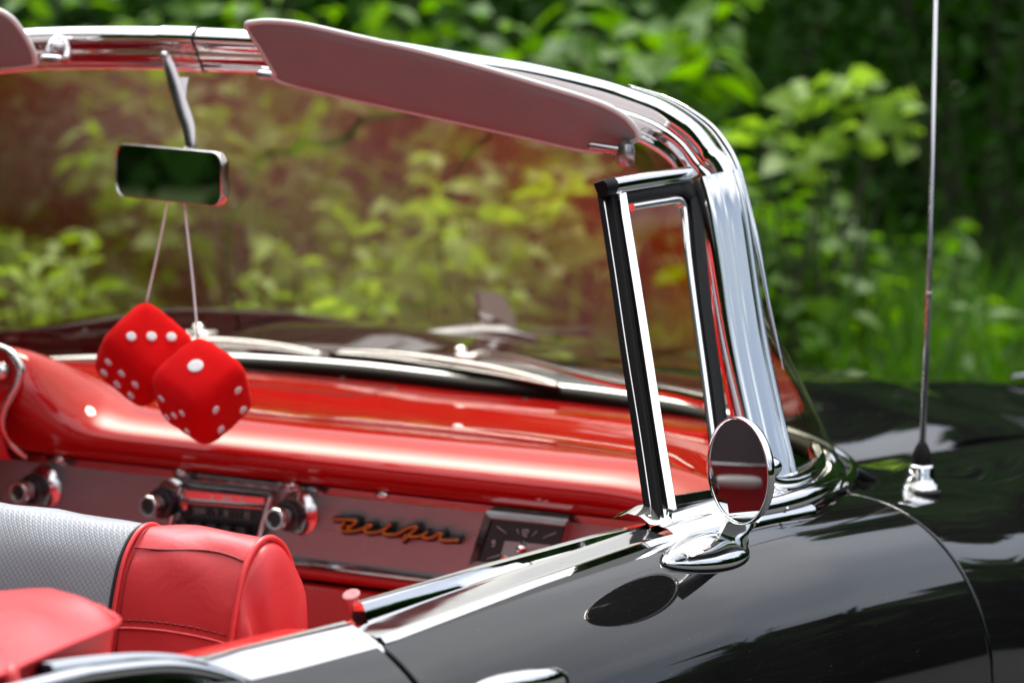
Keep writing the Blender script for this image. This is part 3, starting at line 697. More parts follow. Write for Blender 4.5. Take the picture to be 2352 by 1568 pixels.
# script emblem: handwriting strokes in gold over a black edge
def script():
    s = lambda zx, zy: px(753.4+zx*.15624, 1157.6+zy*.15624, -.004)
    strokes = [
        [(90, 215), (240, 217), (380, 222), (430, 240), (420, 275), (370, 305), (300, 325)],
        [(270, 260), (235, 300), (205, 350), (230, 385), (290, 385), (335, 360), (340, 330), (300, 320)],
        [(290, 385), (380, 385), (470, 370), (560, 345), (640, 320), (660, 300), (620, 295), (570, 325), (560, 370), (600, 405), (680, 408), (780, 390), (860, 350), (920, 305), (945, 285)],
        [(900, 320), (850, 370), (835, 405), (870, 430), (950, 438), (1040, 425), (1130, 380), (1220, 335), (1300, 320), (1335, 335)],
        [(1335, 330), (1290, 375), (1230, 425), (1170, 485), (1110, 540)],
        [(1150, 450), (1230, 465), (1320, 468), (1400, 450), (1450, 420), (1480, 400)],
        [(1460, 420), (1415, 455), (1420, 480), (1480, 492), (1560, 478), (1620, 440), (1660, 415), (1690, 435), (1680, 465), (1665, 495), (1700, 520), (1800, 525), (1945, 520)]]
    bm = bmesh.new(); bg_ = bmesh.new()
    for st in strokes:
        p = cr([s(*q) for q in st], 6)
        tube(bm, [q+V((-.004, 0, 0)) for q in p], .0019, 7); tube(bg_, [q+V((.0015, 0, -.0008)) for q in p], .0046, 7)
    e = link('script_emblem', bg_, M['ink'], dash); link('gold_script', bm, M['gold'], e)
script()
# clock
def clock():
    s = lambda zx, zy, d=-.002: px(1065.8+zx*.11719, 1139.2+zy*.11719, d)
    O = [(410, 310), (2010, 485), (1830, 1500), (90, 1340)]; I = [(525, 440), (1950, 595), (1790, 1420), (240, 1280)]
    bm = bmesh.new()
    o3 = [s(*q, -.003) for q in O]; i3 = [s(*q, -.013) for q in I]
    for a in range(4):
        b = (a+1) % 4; grid(bm, [[o3[a], o3[b]], [i3[a], i3[b]]]); grid(bm, [[o3[a], o3[b]], [V((.004, o3[a].y, o3[a].z)), V((.004, o3[b].y, o3[b].z))]])
    c = link('clock', bm, M['chrome_in'], dash, False)
    bm = bmesh.new(); f3 = [p+V((.003, 0, 0)) for p in i3]; grid(bm, [[f3[0], f3[1]], [f3[3], f3[2]]]); link('clock_face', bm, M['dial'], c, False)
    bm = bmesh.new()
    def seg(a, b, w=.0006): tube(bm, [s(*a, -.0115), s(*b, -.0115)], w, 5)
    for a, b in (((650, 590), (830, 720)), ((1040, 640), (1075, 740)), ((1430, 680), (1330, 780)), ((1800, 710), (1550, 815)), ((700, 1150), (450, 1225))): seg(a, b)
    for a, b in (((1160, 650), (1145, 770)), ((1190, 660), (1265, 665)), ((1265, 665), (1250, 710)), ((1250, 710), (1190, 725)), ((1190, 725), (1180, 775)), ((1180, 775), (1240, 780)),
                 ((560, 870), (610, 875)), ((610, 875), (600, 920)), ((600, 920), (555, 915)), ((555, 915), (560, 870)), ((600, 920), (585, 980)), ((585, 980), (545, 975))): seg(a, b, .0009)
    link('clock_figures', bm, M['dial_mark'], c)
    bm = bmesh.new(); q = [s(*k, -.0115) for k in ((800, 870), (1710, 955), (1600, 1240), (720, 1150))]; grid(bm, [[q[0], q[1]], [q[3], q[2]]])
    link('clock_centre', bm, M['dial_grey'], c, False)
    bm = bmesh.new(); revolve(bm, [(0, .012), (.004, .011), (.006, .004), (.008, 0)], s(1180, 1010, -.0115), (-1, 0, 0), 16)
    revolve(bm, [(.006, .0), (.006, .014), (.0052, .0145), (.0045, .012), (0, .012)], s(920, 1230, -.0115), (-1, 0, 0), 18)
    link('clock_stem', bm, M['chrome'], c)
clock()

# steering wheel on the left, just outside the frame
sw = bpy.data.objects.new('steering_wheel', None); C.objects.link(sw); sw.parent = car
wc = V((-.36, .40, .95)); wn_ = V((-.86, 0, .50)).normalized(); wa = V((0, 1, 0)); wb = wn_.cross(wa)
def wp(r, q, o=0): return wc+(wa*math.cos(q)+wb*math.sin(q))*r+wn_*o
bm = bmesh.new(); tube(bm, [wp(.205, 2*math.pi*k/48) for k in range(50)], .0105, 10, 0, False); link('wheel_rim', bm, M['black'], sw)
bm = bmesh.new()
for q in (0, math.pi): tube(bm, [wp(.03, q, -.03), wp(.12, q, -.02), wp(.20, q)], [.014, .011, .008], 8, 0, True, .6)
link('wheel_spoke', bm, M['black'], sw)
bm = bmesh.new(); tube(bm, [wp(.13, 2*math.pi*k/36, -.008) for k in range(38)], .0035, 8, 0, False); revolve(bm, [(.045, -.045), (.045, -.02), (.03, -.008), (0, -.004)], wc, wn_, 24); link('horn_ring', bm, M['chrome'], sw)
bm = bmesh.new(); tube(bm, [wc-wn_*.03, wc-wn_*.40], .024, 14); link('steering_column', bm, M['red'], sw)

# ---- windscreen frame, glass, mirror
outer = [(1061, 121, -.045), (1218, 145, -.043), (1374, 180, -.04), (1455, 205, -.036), (1530, 235, -.030), (1600, 283, -.024), (1645, 338, -.02)]
right = [V((-.045, 0, 1.412)), V((-.045, -.12, 1.4105)), V((-.045, -.25, 1.405))]
po = [at(u, v, x=x) for u, v, x in outer]
for i, p in enumerate(po):
    t = (po[min(len(po)-1, i+1)]-po[max(0, i-1)]).normalized(); nrm = V((0, -t.z, t.y)).normalized()
    if nrm.z > 0 or nrm.y > 0: nrm = -nrm if nrm.z > 0 else nrm
    right.append(p+nrm*.024)
pil = [at(1640, 405, x=-.02), at(1661, 485, x=-.022), at(1690, 680, x=-.024), at(1712, 810, x=-.026), at(1744, 960, x=-.028), at(1775, 1090, x=-.03), at(1788, 1150, x=-.03)]
right += pil
rp = cr(right, 8)
def FN(p):
    t = max(0, min(1, (1.405-p.z)/.085)); return V((-1, 0, .12)).lerp(V((-.62, -.78, .05)), t)+V((0, -.15, .55))*math.sin(math.pi*t)
full = [V((p.x, -p.y, p.z)) for p in reversed(rp)][:-1]+rp
prof = [(-.026, -.011), (-.0245, -.0085), (-.0205, -.0058), (-.0185, -.0056), (-.0165, -.0038), (-.0135, .0002), (-.0105, .0034), (-.0075, .0052), (-.0055, .005), (-.0035, .006), (-.001, .0095), (.003, .0135), (.0075, .0162), (.012, .0165), (.0165, .0145), (.0205, .0105), (.0235, .0055), (.0245, -.001), (.024, -.008), (.018, -.015), (0, -.021), (-.018, -.020), (-.0255, -.015)]
bm = bmesh.new()
nlist = [FN(p) if p.y < 0 else V((FN(p).x, -FN(p).y, FN(p).z)) for p in full]
# the sweep's in-plane axis must point up on the rail
keep = [i for i, p in enumerate(full) if p.z > 1.272]
sweep(bm, [full[i] for i in keep], prof, [nlist[i] for i in keep])
frame = link('windshield_frame', bm, M['chrome'], car, True, 50)
# pillar cover, a slightly larger shell
cprof = [(-.0290, -.010), (-.0287, -.002), (-.0272, .0035), (-.0240, .0080), (-.0195, .0108), (-.0140, .0122), (-.0080, .0127), (-.0062, .0121), (-.0045, .0128), (.0010, .0138), (.0070, .0140), (.0120, .0133), (.0150, .0124), (.0166, .0115), (.0180, .0124), (.0205, .0126), (.0232, .0110), (.0252, .0068), (.0262, 0), (.0260, -.012), (.018, -.018), (0, -.022), (-.018, -.021), (-.0275, -.016)]
bm = bmesh.new()
cover = cr(pil, 8); sweep(bm, cover, [(a, b+.0035) for a, b in cprof], [FN(p) for p in cover]); link('pillar_cover', bm, M['chrome'], frame, True, 50)
# joint sleeve at the middle of the rail
bm = bmesh.new(); sweep(bm, [V((-.045, y, 1.412-.0005*(y/.1)**2)) for y in (.055, .03, .004)], [(a*1.04, b*1.05) for a, b in prof], (-1, 0, .12)); link('rail_sleeve', bm, M['chrome'], frame, True, 50)
bm = bmesh.new(); sweep(bm, [V((-.045, y, 1.412)) for y in (.0035, .002, .0005)], [(a*1.055, b*1.07+.0002) for a, b in prof], (-1, 0, .12)); link('rail_seam', bm, M['dark'], frame, True, 50)
# outer drip lip along the corner
bm = bmesh.new(); lp = cr([at(u, v, x=x)+V((.010, 0, .000)) for u, v, x in ((1433, 197, -.03), (1530, 231, -.025), (1609, 281, -.018), (1652, 330, -.014), (1683, 391, -.012), (1710, 489, -.012), (1732, 578, -.014), (1756, 700, -.016), (1790, 850, -.018))], 6)
tube(bm, lp, [.001+.0042*math.sin(math.pi*min(1, max(0, i/(len(lp)-1)))) for i in range(len(lp))], 8, 0, True, .6); link('drip_lip', bm, M['chrome'], frame)
# glass
hdr = [p for p in rp if p.z > 1.30]
def resample(pts, n):
    d = [0]
    for a, b in zip(pts, pts[1:]): d.append(d[-1]+(b-a).length)
    o = []
    for i in range(n):
        s = d[-1]*i/(n-1); k = max(j for j in range(len(d)) if d[j] <= s+1e-9); k = min(k, len(pts)-2)
        o.append(pts[k].lerp(pts[k+1], (s-d[k])/max(1e-9, d[k+1]-d[k])))
    return o
tb = resample(base_r, 40); tt_ = resample(hdr, 40); rows = []
for j in range(21):
    f = j/20; row = []
    for i in range(40):
        p = tb[i].lerp(tt_[i]+V((.012, 0, -.018 if i < 30 else -.006)), f); nn = V((.75*(1-i/39), -.9*(i/39), .5))
        row.append(p+nn.normalized()*.035*math.sin(math.pi*f)*(1-(i/39)**6))
    rows.append([V((p.x, -p.y, p.z)) for p in reversed(row)][:-1]+row)
bm = bmesh.new(); grid(bm, rows); link('windshield_glass', bm, M['glass'], car)
# gasket and reveal moulding at its foot
bm = bmesh.new(); tube(bm, [p+V((-.012, 0, .002)) for p in base_all], .0115, 10, 0, True, 1.2); gk = link('windshield_gasket', bm, M['rubber'], car)
bm = bmesh.new(); tube(bm, [p+V((.012, 0, .006)) for p in base_all], .008, 10); link('reveal_molding', bm, M['chrome'], gk)
# interior rear view mirror
def rmirror():
    root = bpy.data.objects.new('rear_view_mirror', None); C.objects.link(root); root.parent = car
    c = at(387, 401, x=-.105); n = V((-.968, .25, -.02)).normalized(); h = V((-n.y, n.x, 0)).normalized(); 
    if h.dot(RGT) < 0: h = -h
    up = n.cross(h); up = up if up.z > 0 else -up
    def rr(W, H, r, k=7):
        o = []
        for cx, cy, a0 in ((W-r, H-r, 0), (-W+r, H-r, 90), (-W+r, -H+r, 180), (W-r, -H+r, 270)):
            for i in range(k): a = R(a0+90*i/(k-1)); o.append((cx+r*math.cos(a), cy+r*math.sin(a)))
        return o
    W, H = .0975, .0318
    bm = bmesh.new(); rows = []
    for sc, dz in ((.80, -.018), (.94, -.015), (.99, -.008), (1.0, -.001), (.99, .0015), (.975, .002), (.965, .0005)):
        rows.append([c+h*(a*sc if sc > .9 else a*sc)+up*(b*(sc if sc > .9 else sc))+n*dz for a, b in rr(W, H, .016)])
    grid(bm, rows, True, 0, False); bm.faces.new([bm.verts.new(p) for p in rows[0]])
    link('mirror_shell', bm, M['chrome_in'], root, True, 60)
    bm = bmesh.new(); bm.faces.new([bm.verts.new(c+h*(a*.972)+up*(b*.968)+n*.0008) for a, b in rr(W, H, .016)])
    link('mirror_glass', bm, M['mirror_dark'], root, False)
    bm = bmesh.new(); pts = cr([at(378, 128, x=-.066), at(392, 165, x=-.072), at(415, 240, x=-.082), at(432, 290, x=-.092), at(437, 335, x=-.100), c+up*.03+h*.022-n*.012], 6)
    tube(bm, pts, [.0058+.0035*math.sin(math.pi*min(1, i/(len(pts)-1)*1.15)) for i in range(len(pts))], 10, 0, True, .45, V((0, -1, .3)))
    bmesh.ops.create_uvsphere(bm, u_segments=12, v_segments=8, radius=.0068, matrix=Matrix.Translation(at(379, 130, x=-.066)))
    web = [at(412, 235, x=-.078), at(396, 178, x=-.066), at(430, 178, x=-.060), at(425, 200, x=-.064), at(423, 240, x=-.078)]
    slab(bm, web, (-.5, -.8, 0), .004)
    link('mirror_stalk', bm, M['worn'], root, True, 50)
    return c, n, h, up
mc, mn, mh, mu_ = rmirror()

# ---- sun visors
def visor(pts, p0, n, name='sun_visor'):
    out_ = cr([on_plane(u, v, p0, n) for u, v in pts], 5, True); n = n.normalized()
    bm = bmesh.new(); c = sum(out_, V())/len(out_); rows = []
    for k, dz in ((.02, .004), (.7, .0042), (.93, .0036), (1.0, .0015), (1.0, -.0035), (.93, -.0056), (.02, -.006)):
        rows.append([c.lerp(p, k)+n*(dz+.0004*math.sin(p.y*37+k*5)*(1 if .02 < k < .9 else .3)) for p in out_])
    grid(bm, rows, True, 0, True); o = link(name, bm, M['visor'], car, True, 60)
    bm = bmesh.new(); tube(bm, out_+out_[:2], .0036, 7, 0, False); link('visor_bead', bm, M['visor_edge'], o)
    return o
vn = V((-.80, 0, -.60))
vis = visor([(567, 62), (585, 52), (630, 50), (700, 58), (827, 87), (960, 117), (1108, 156), (1225, 190), (1335, 223), (1395, 245), (1437, 270), (1462, 300), (1464, 318), (1444, 326), (1400, 342), (1343, 344), (1200, 312), (1000, 268), (827, 230), (650, 188), (630, 165), (598, 110)], at(900, 250, x=-.095), vn)
vis['label'] = 'right sun visor folded along the screen rail'
visl = visor([(-400, 20), (-250, -20), (-120, -8), (-30, 15), (20, 38), (48, 70), (72, 110), (80, 140), (70, 150), (-50, 158), (-250, 150), (-400, 140)], at(20, 150, x=-.10), vn)
def pill(bm, a, b, r): 
    a, b = V(a), V(b); d = (b-a).normalized(); k = [a-d*r*.0, a+d*r*.3, a+d*r, b-d*r, b-d*r*.3, b]
    tube(bm, k, [r*.35, r*.8, r, r, r*.8, r*.35], 12)
bm = bmesh.new(); pill(bm, at(590, 170, x=-.10), at(634, 176, x=-.10), .0055); pill(bm, at(598, 158, x=-.095), at(632, 164, x=-.095), .003)
tube(bm, [at(615, 172, x=-.10), at(620, 166, x=-.06)], .004, 8); link('visor_clip', bm, M['worn'], vis)
bm = bmesh.new(); pill(bm, at(1350, 334, x=-.10), at(1440, 348, x=-.09), .0055); tube(bm, [at(1438, 330, x=-.088), at(1437, 345, x=-.088), at(1436, 372, x=-.088), at(1436, 382, x=-.088)], [.0085, .0105, .0105, .007], 14)
tube(bm, [at(1437, 335, x=-.088), at(1450, 318, x=-.04)], .006, 8); link('visor_hinge', bm, M['worn'], vis, True, 50)
bm = bmesh.new(); pill(bm, at(92, 135, x=-.10), at(142, 138, x=-.10), .0055)
tube(bm, cr([at(110, 128, x=-.09), at(118, 105, x=-.08), at(130, 92, x=-.07), at(145, 96, x=-.07), at(154, 120, x=-.075), at(150, 140, x=-.085)], 4), .0058, 10); bmesh.ops.create_uvsphere(bm, u_segments=14, v_segments=8, radius=.0105, matrix=Matrix.Translation(at(132, 112, x=-.08)))
link('visor_hinge', bm, M['worn'], visl)

# ---- vent window on the right door
def vent():
    root = bpy.data.objects.new('vent_window', None); C.objects.link(root); root.parent = car
    p0 = at(1385, 430, y=-.66); p1 = at(1515, 1195, y=-.792); p2 = at(1740, 1150, y=-.785)
    n = (p1-p0).cross(p2-p0).normalized()
    if n.dot(CAM-p0) < 0: n = -n
    q = lambda u, v, k=0.: on_plane(u, v, p0, n)+n*k
    # black channel of the division bar and its bright strip
    bm = bmesh.new(); P = [q(1400, 440), q(1428, 620), q(1455, 810), q(1486, 1010), q(1513, 1196)]; P = cr(P, 4)
    sweep(bm, P, [(-.0052, .003), (-.0052, -.012), (.0050, -.012), (.0050, .003), (.0042, .0045), (.0034, .0025), (-.0036, .0025), (-.0044, .0045)], n); link('division_channel', bm, M['rubber'], root, True, 30)
    bm = bmesh.new(); P = cr([q(1384, 440), q(1412, 620), q(1440, 810), q(1472, 1010), q(1499, 1196)], 4); tube(bm, P, .0009, 8); link('channel_edge', bm, M['chrome_in'], root)
    bm = bmesh.new(); P = cr([q(1420, 448), q(1448, 620), q(1478, 810), q(1507, 1000), q(1535, 1172)], 4)
    sweep(bm, P, [(-.0056, .002), (-.0052, .0046), (-.0040, .0056), (-.0028, .0048), (-.0022, .0026), (-.0014, .0030), (-.0006, .0064), (.0012, .0084), (.0026, .0080), (.0038, .0060), (.0044, .002), (.0042, -.008), (-.005, -.008)], n, scale=[1.05]*len(P)); link('division_bar', bm, M['chrome'], root, True, 60)
    # top bar
    bm = bmesh.new(); P = [q(1398, 432), q(1450, 423), q(1510, 414), q(1573, 405)]
    sweep(bm, P, [(-.0085, -.004), (-.0085, .004), (-.0070, .008), (-.003, .0105), (.003, .0115), (.0075, .0095), (.0095, .004), (.0095, -.006), (0, -.008)][::1], n); link('top_bar', bm, M['chrome'], root, True, 60)
    bm = bmesh.new(); sweep(bm, [q(1377, 437), q(1385, 435), q(1399, 432)], [(-.009, -.004), (-.0088, .005), (-.003, .011), (.004, .012), (.0095, .009), (.0098, -.005)], n, 0, True, [.85, .98, 1.0]); link('rubber_end', bm, M['rubber'], root, True, 50)
    bm = bmesh.new(); sweep(bm, cr([q(1430, 452), q(1500, 440), q(1558, 432), q(1590, 441), q(1600, 474), q(1609, 560), q(1623, 700), q(1650, 900), q(1670, 1060), q(1678, 1140)], 6), [(-.0095, -.010), (-.0095, .000), (-.006, .002), (.006, .002), (.0095, .000), (.0095, -.010)], n, scale=[.8]*14+[1.25]*41); link('weatherstrip', bm, M['rubber'], root, True, 40)
    # pivoting pane frame
    bm = bmesh.new(); P = cr([q(1446, 478), q(1480, 472), q(1522, 465), q(1552, 461), q(1566, 469), q(1572, 495), q(1580, 580), q(1595, 700), q(1617, 860), q(1633, 980), q(1648, 1080), q(1654, 1130)], 7)
    sweep(bm, P, [(-.0046, .000), (-.0042, .0040), (-.0016, .0064), (.0016, .0064), (.0040, .0040), (.0046, 0), (.0034, -.006), (-.0034, -.006)], n, scale=[lerp(1, .55, min(1, max(0, (i-22)/10))) for i in range(len(P))]); link('pane_frame', bm, M['chrome'], root, True, 60)
    bm = bmesh.new(); sweep(bm, [q(1538, 1152), q(1600, 1141), q(1665, 1130)], [(-.006, 0), (-.005, .006), (.004, .007), (.006, 0), (0, -.006)], n); link('pane_sill', bm, M['chrome_in'], root, True, 60)
    bm = bmesh.new(); bm.faces.new([bm.verts.new(q(*k)) for k in ((1442, 470), (1560, 455), (1578, 470), (1655, 1130), (1540, 1155))]); link('pane', bm, M['glass2'], root, False)
    # moulded foot
    bm = bmesh.new(); xs = [lerp(-.405, -.085, i/16) for i in range(17)]; rows = []
    for x in xs:
        z = interp(x, [(-.405, .966), (-.2, .957), (.03, .943)]); k = min(1, (x+.425)/.06); e = max(0, k*(2-k))
        hgt = .010+.016*e; rows.append([V((x, -.752, z+hgt-.008)), V((x, -.770, z+hgt)), V((x, -.785, z+hgt-.002)), V((x, -.795, z+hgt*.55)), V((x, -.805, z+.010)), V((x, -.815, z+.008)), V((x, -.826, z+.001)), V((x, -.828, z-.006))])
    bm2 = bmesh.new(); grid(bm2, rows); link('vent_foot', bm2, M['chrome'], root)
    bm.free()
vent()
# ---- chrome belt rails of the right door
def belt():
    root = bpy.data.objects.new('belt_rail', None); C.objects.link(root); root.parent = car
    xs = [lerp(-.915, -.385, i/24) for i in range(25)]; rows = []
    bm = bmesh.new()
    for i, x in enumerate(xs):
        z = interp(x, [(-.915, .980), (-.71, .979), (-.49, .975), (-.385, .971)]); t = i/24; k = lerp(1, .55, t)
        zb = interp(x, BELT)+.006
        rows.append([V((x, -.7740, zb-.02)), V((x, -.7745, z-.002)), V((x, -.7760, z+.0015)), V((x, -.7800, z+.0022)), V((x, -.7840, z+.0004)), V((x, -.7865, z-.005)), V((x, -.790, lerp(z, zb, .82))), V((x, -.790, zb-.02))])
    grid(bm, rows, True, 0, True); link('inner_rail', bm, M['chrome'], root, True, 35)
    bm = bmesh.new(); rows = []
    for i in range(27):
        x = lerp(-.952, -.388, i/26); z = interp(x, BELT)
        rows.append([V((x, -.791, z-.005)), V((x, -.7915, z+.0075)), V((x, -.7945, z+.0092)), V((x, -.7975, z+.0086)), V((x, -.801, z+.0076)), V((x, -.818, z+.0058)), V((x, -.8215, z+.0052)), V((x, -.8265, z+.0062)), V((x, -.8310, z+.0015)), V((x, -.8318, z-.006))])
    grid(bm, rows, True, 0, True); link('outer_molding', bm, M['chrome'], root, True, 35)
    bm = bmesh.new(); c = at(824, 1413, y=-.7775); box(bm, c, .004, .013, .018, 0, None, .0015); link('rail_end_cap', bm, M['chrome'], root, True, 40)
    bm = bmesh.new(); revolve(bm, [(.0035, 0), (.003, .001), (0, .0015)], at(1293, 1298, y=-.812), (0, -.3, 1), 12); link('molding_screw', bm, M['chrome'], root)
    # broad bright moulding of the quarter
    bm = bmesh.new(); rows = []
    for i in range(21):
        x = lerp(-1.42, -.957, i/20); z = interp(x, BELT)+interp(x, [(-1.42, .012), (-1.15, .002), (-.95, .004)])
        rows.append([V((x, -.788, z-.004)), V((x, -.7885, z+.0095)), V((x, -.7905, z+.0125)), V((x, -.793, z+.0128)), V((x, -.802, z+.0098)), V((x, -.814, z+.0048)), V((x, -.826, z-.0012)), V((x, -.834, z-.0062)), V((x, -.837, z-.012))])
    grid(bm, rows, True, 0, True); link('quarter_molding', bm, M['chrome'], root, True, 35)
belt()
# lock knob
bm = bmesh.new(); a = at(822, 1418, y=-.752); b = at(806, 1362, y=-.752); d = (b-a)
revolve(bm, [(.0046, 0), (.0046, .3*d.length), (.0052, .45*d.length), (.0050, .72*d.length), (.0058, .82*d.length), (.0078, .92*d.length), (.0080, .97*d.length), (.0060, d.length), (.0025, .97*d.length), (0, .96*d.length)], a, d, 18)
link('lock_knob', bm, M['pink'], car, True, 60)
# inner trims: door top and quarter top in red
def inner_trim(name, x0, x1, n, sgn, dz=0.):
    bm = bmesh.new(); rows = []
    for i in range(n+1):
        x = lerp(x0, x1, i/n); z = interp(x, BELT)+dz
        rows.append([V((x, sgn*y, z+q)) for y, q in ((.783, .006), (.775, .0085), (.755, .006), (.735, .004), (.715, -.004), (.700, -.02), (.690, -.06), (.685, -.2), (.69, -.5))])
    grid(bm, rows); return link(name, bm, M['vinyl_trim'], car)
inner_trim('quarter_trim', -1.8, -.962, 14, -1); inner_trim('quarter_trim', -1.8, -.962, 14, 1); inner_trim('door_trim', -.957, .09, 20, -1, -.012)
bm = bmesh.new(); rows = [[V((x, -.7845, interp(x, BELT)+.008)), V((x, -.7830, interp(x, BELT)+.0105)), V((x, -.7805, interp(x, BELT)+.009))] for x in [lerp(-1.42, -.962, i/12) for i in range(13)]]
grid(bm, rows); rows = [[V((x, -.790, interp(x, BELT)+.0055)), V((x, -.7845, interp(x, BELT)+.0045))] for x in [lerp(-1.42, -.962, i/12) for i in range(13)]]
grid(bm, rows, mi=1); link('quarter_slot', bm, [M['chrome'], M['rubber']], car)
bm = bmesh.new(); revolve(bm, [(.0058, 0), (.0055, .002), (.003, .0035), (0, .0038)], at(686, 1470, y=-.745)+V((0, 0, 0)), (-.1, -.25, 1), 14); link('trim_snap', bm, M['pink'], car)
# left door inner panel (seen in the round mirror): grey cloth over red, chrome strip, arm rest, handle
ldi = inner_trim('door_trim', -.957, .09, 20, 1, 0); ldi.data.materials[0] = mat('shaded_red_door_card', (.24, .006, .008), .45)  # shade put into the colour: red trim darkened for its view in the mirror
bm = bmesh.new(); grid(bm, [[V((x, .684, z)) for z in (.77, .82, .87, .93)] for x in (-.94, -.6, -.3, .05)]); link('cloth_panel', bm, M['grey_cloth'], ldi)
bm = bmesh.new(); tube(bm, [(-.94, .682, .772), (.05, .682, .772)], .004, 8); link('chrome_bead', bm, M['chrome_in'], ldi)
bm = bmesh.new(); tube(bm, cr([(-.66, .665, .735), (-.63, .655, .737), (-.57, .65, .738), (-.51, .655, .737), (-.48, .665, .735)], 5), [.008+.008*math.sin(math.pi*k_/20)**.5 for k_ in range(21)], 12); link('arm_rest', bm, M['dial_grey'], ldi)
bm = bmesh.new(); tube(bm, [(-.33, .66, .70), (-.39, .655, .64)], .005, 8); bmesh.ops.create_uvsphere(bm, u_segments=12, v_segments=8, radius=.013, matrix=Matrix.Translation((-.395, .64, .635))); link('window_crank', bm, M['chrome_in'], ldi)
# floor and rear bulkhead
bm = bmesh.new(); grid(bm, [[V((x, y, .30)) for y in (-.9, 0, .9)] for x in (-2.8, -1.2, .1, .5)]); grid(bm, [[V((.42, y, .3)) for y in (-.7, 0, .7)], [V((.36, y, .88)) for y in (-.55, 0, .55)]]); link('floor', bm, M['carpet'], car)

# ---- windscreen foot on the right: boot ring and tray
bm = bmesh.new()
ring = cr([at(1700, 1178, y=-.815), at(1790, 1160, y=-.815), at(1860, 1137, y=-.81), at(1905, 1112, y=-.79), at(1922, 1085, y=-.76), at(1908, 1062, y=-.73), at(1880, 1048, y=-.71)], 6)
sweep(bm, ring, [(-.012, -.006), (-.012, .002), (-.006, .009), (.002, .011), (.009, .008), (.012, 0), (.012, -.008)], [V((-.45, -.7, .55)).lerp(V((.3, -.5, .8)), i/(len(ring)-1)) for i in range(len(ring))])
ft = link('pillar_foot', bm, M['chrome'], car, True, 60)
bm = bmesh.new(); ring2 = cr([at(1752, 1085, y=-.785), at(1775, 1108, y=-.79), at(1820, 1108, y=-.788), at(1862, 1088, y=-.775), at(1882, 1062, y=-.75), at(1872, 1030, y=-.725)], 6)
tube(bm, ring2, .0085, 10); link('foot_ring', bm, M['chrome'], ft)
bm = bmesh.new(); tube(bm, cr([at(1782, 1120, y=-.806), at(1798, 1135, y=-.812), at(1806, 1152, y=-.819), at(1808, 1170, y=-.826)], 4), .0022, 8); link('foot_seam', bm, M['chrome'], ft)
# washer nozzle blade on the cowl
bm = bmesh.new(); a = at(1912, 1066, y=-.70); b = at(2010, 1103, y=-.735)
tube(bm, [a, a.lerp(b, .2), a.lerp(b, .6), b], [.002, .004, .007, .003], 8, 0, True, .5); link('cowl_grommet', bm, M['rubber'], car)

# ---- wipers
def wiper(blade, arm, name='windshield_wiper'):
    root = bpy.data.objects.new(name, None); C.objects.link(root); root.parent = car
    bm = bmesh.new(); B = cr(blade, 5); tube(bm, [p+V((0, 0, -.004)) for p in B], .0058, 8, 0, True, .6); link('wiper_blade', bm, M['rubber'], root)
    bm = bmesh.new(); n = len(B)
    bow = [p+V((-.002, 0,  .003+.0055*math.sin(math.pi*i/(n-1))**.8)) for i, p in enumerate(B)]
    tube(bm, bow, [.0022+.0022*math.sin(math.pi*i/(n-1)) for i in range(n)], 8, 0, True, .7)
    for k in (.24, .6):
        i = int(k*(n-1)); tube(bm, cr([bow[max(0, i-3)]+V((0, 0, -.004)), B[i]+V((-.003, 0, .004)), bow[min(n-1, i+3)]+V((0, 0, -.004))], 4), .0024, 6)
    tube(bm, [p+V((-.006, 0, .002)) for p in B], .0016, 6)
    link('blade_holder', bm, M['chrome'], root)
    bm = bmesh.new(); A = cr(arm, 6); tube(bm, A, [lerp(.0045, .010, max(0, (i/(len(A)-1)-.6)/.4)) for i in range(len(A))], 8, 0, True, .6)
    c = A[0]; box(bm, c, .030, .030, .014, 0, None, .004); bmesh.ops.create_uvsphere(bm, u_segments=12, v_segments=8, radius=.0105, matrix=Matrix.Translation(c+V((0, .012, .006)))); link('wiper_arm', bm, M['chrome'], root, True, 60)
wiper([at(758, 812, x=.64), at(900, 824, x=.63), at(1060, 848, x=.61), at(1180, 868, x=.585), at(1285, 888, x=.56)],
      [at(1075, 822, x=.625), at(1110, 812, x=.63), at(1200, 828, x=.60), at(1330, 862, x=.555), at(1440, 888, x=.52), at(1540, 903, x=.49), at(1625, 925, x=.465)])
wiper([at(190, 800, x=.60), at(330, 795, x=.62), at(470, 795, x=.635), at(620, 803, x=.645), at(742, 818, x=.645)],
      [at(470, 770, x=.65), at(430, 768, x=.65), at(330, 774, x=.64), at(190, 782, x=.62), at(80, 780, x=.60), at(0, 776, x=.58), at(-60, 774, x=.56)])

# ---- front seat
seat = bpy.data.objects.new('front_seat', None); C.objects.link(seat); seat.parent = car
SP = [(-.69, .50), (-.70, .62), (-.715, .75), (-.722, .84), (-.730, .90), (-.742, .945), (-.758, .978), (-.776, .993), (-.795, .996), (-.812, .988), (-.828, .968), (-.840, .935), (-.848, .895), (-.856, .84), (-.866, .75), (-.880, .60), (-.885, .45)]
sp = cr([(a, 0, b) for a, b in SP], 5)
def seat_part(name, y0, y1, m, n=12, crown=.0, puff=0.):
    bm = bmesh.new(); rows = []
    for i in range(n+1):
        t = i/n; y = lerp(y0, y1, t); row = []
        for k, p in enumerate(sp):
            o = V((p.x, y, p.z)); f = k/(len(sp)-1)
            ctr = V((-.79, y, .80)); d = (o-ctr); d.y = 0
            o += d.normalized()*(puff*math.sin(math.pi*t)**.6*(1 if .2 < f < .9 else .3) + .0022*math.sin(y*61+f*9)*math.sin(f*40+y*13)*.6)
            o.z += crown*(1-((y)/.62)**2)*max(0, (o.z-.5)/.5)
            row.append(o)
        rows.append(row)
    grid(bm, rows); return link(name, bm, m, seat)
seat_part('fabric_panel', .60, -.462, M['waffle'], 40, .006, .004)
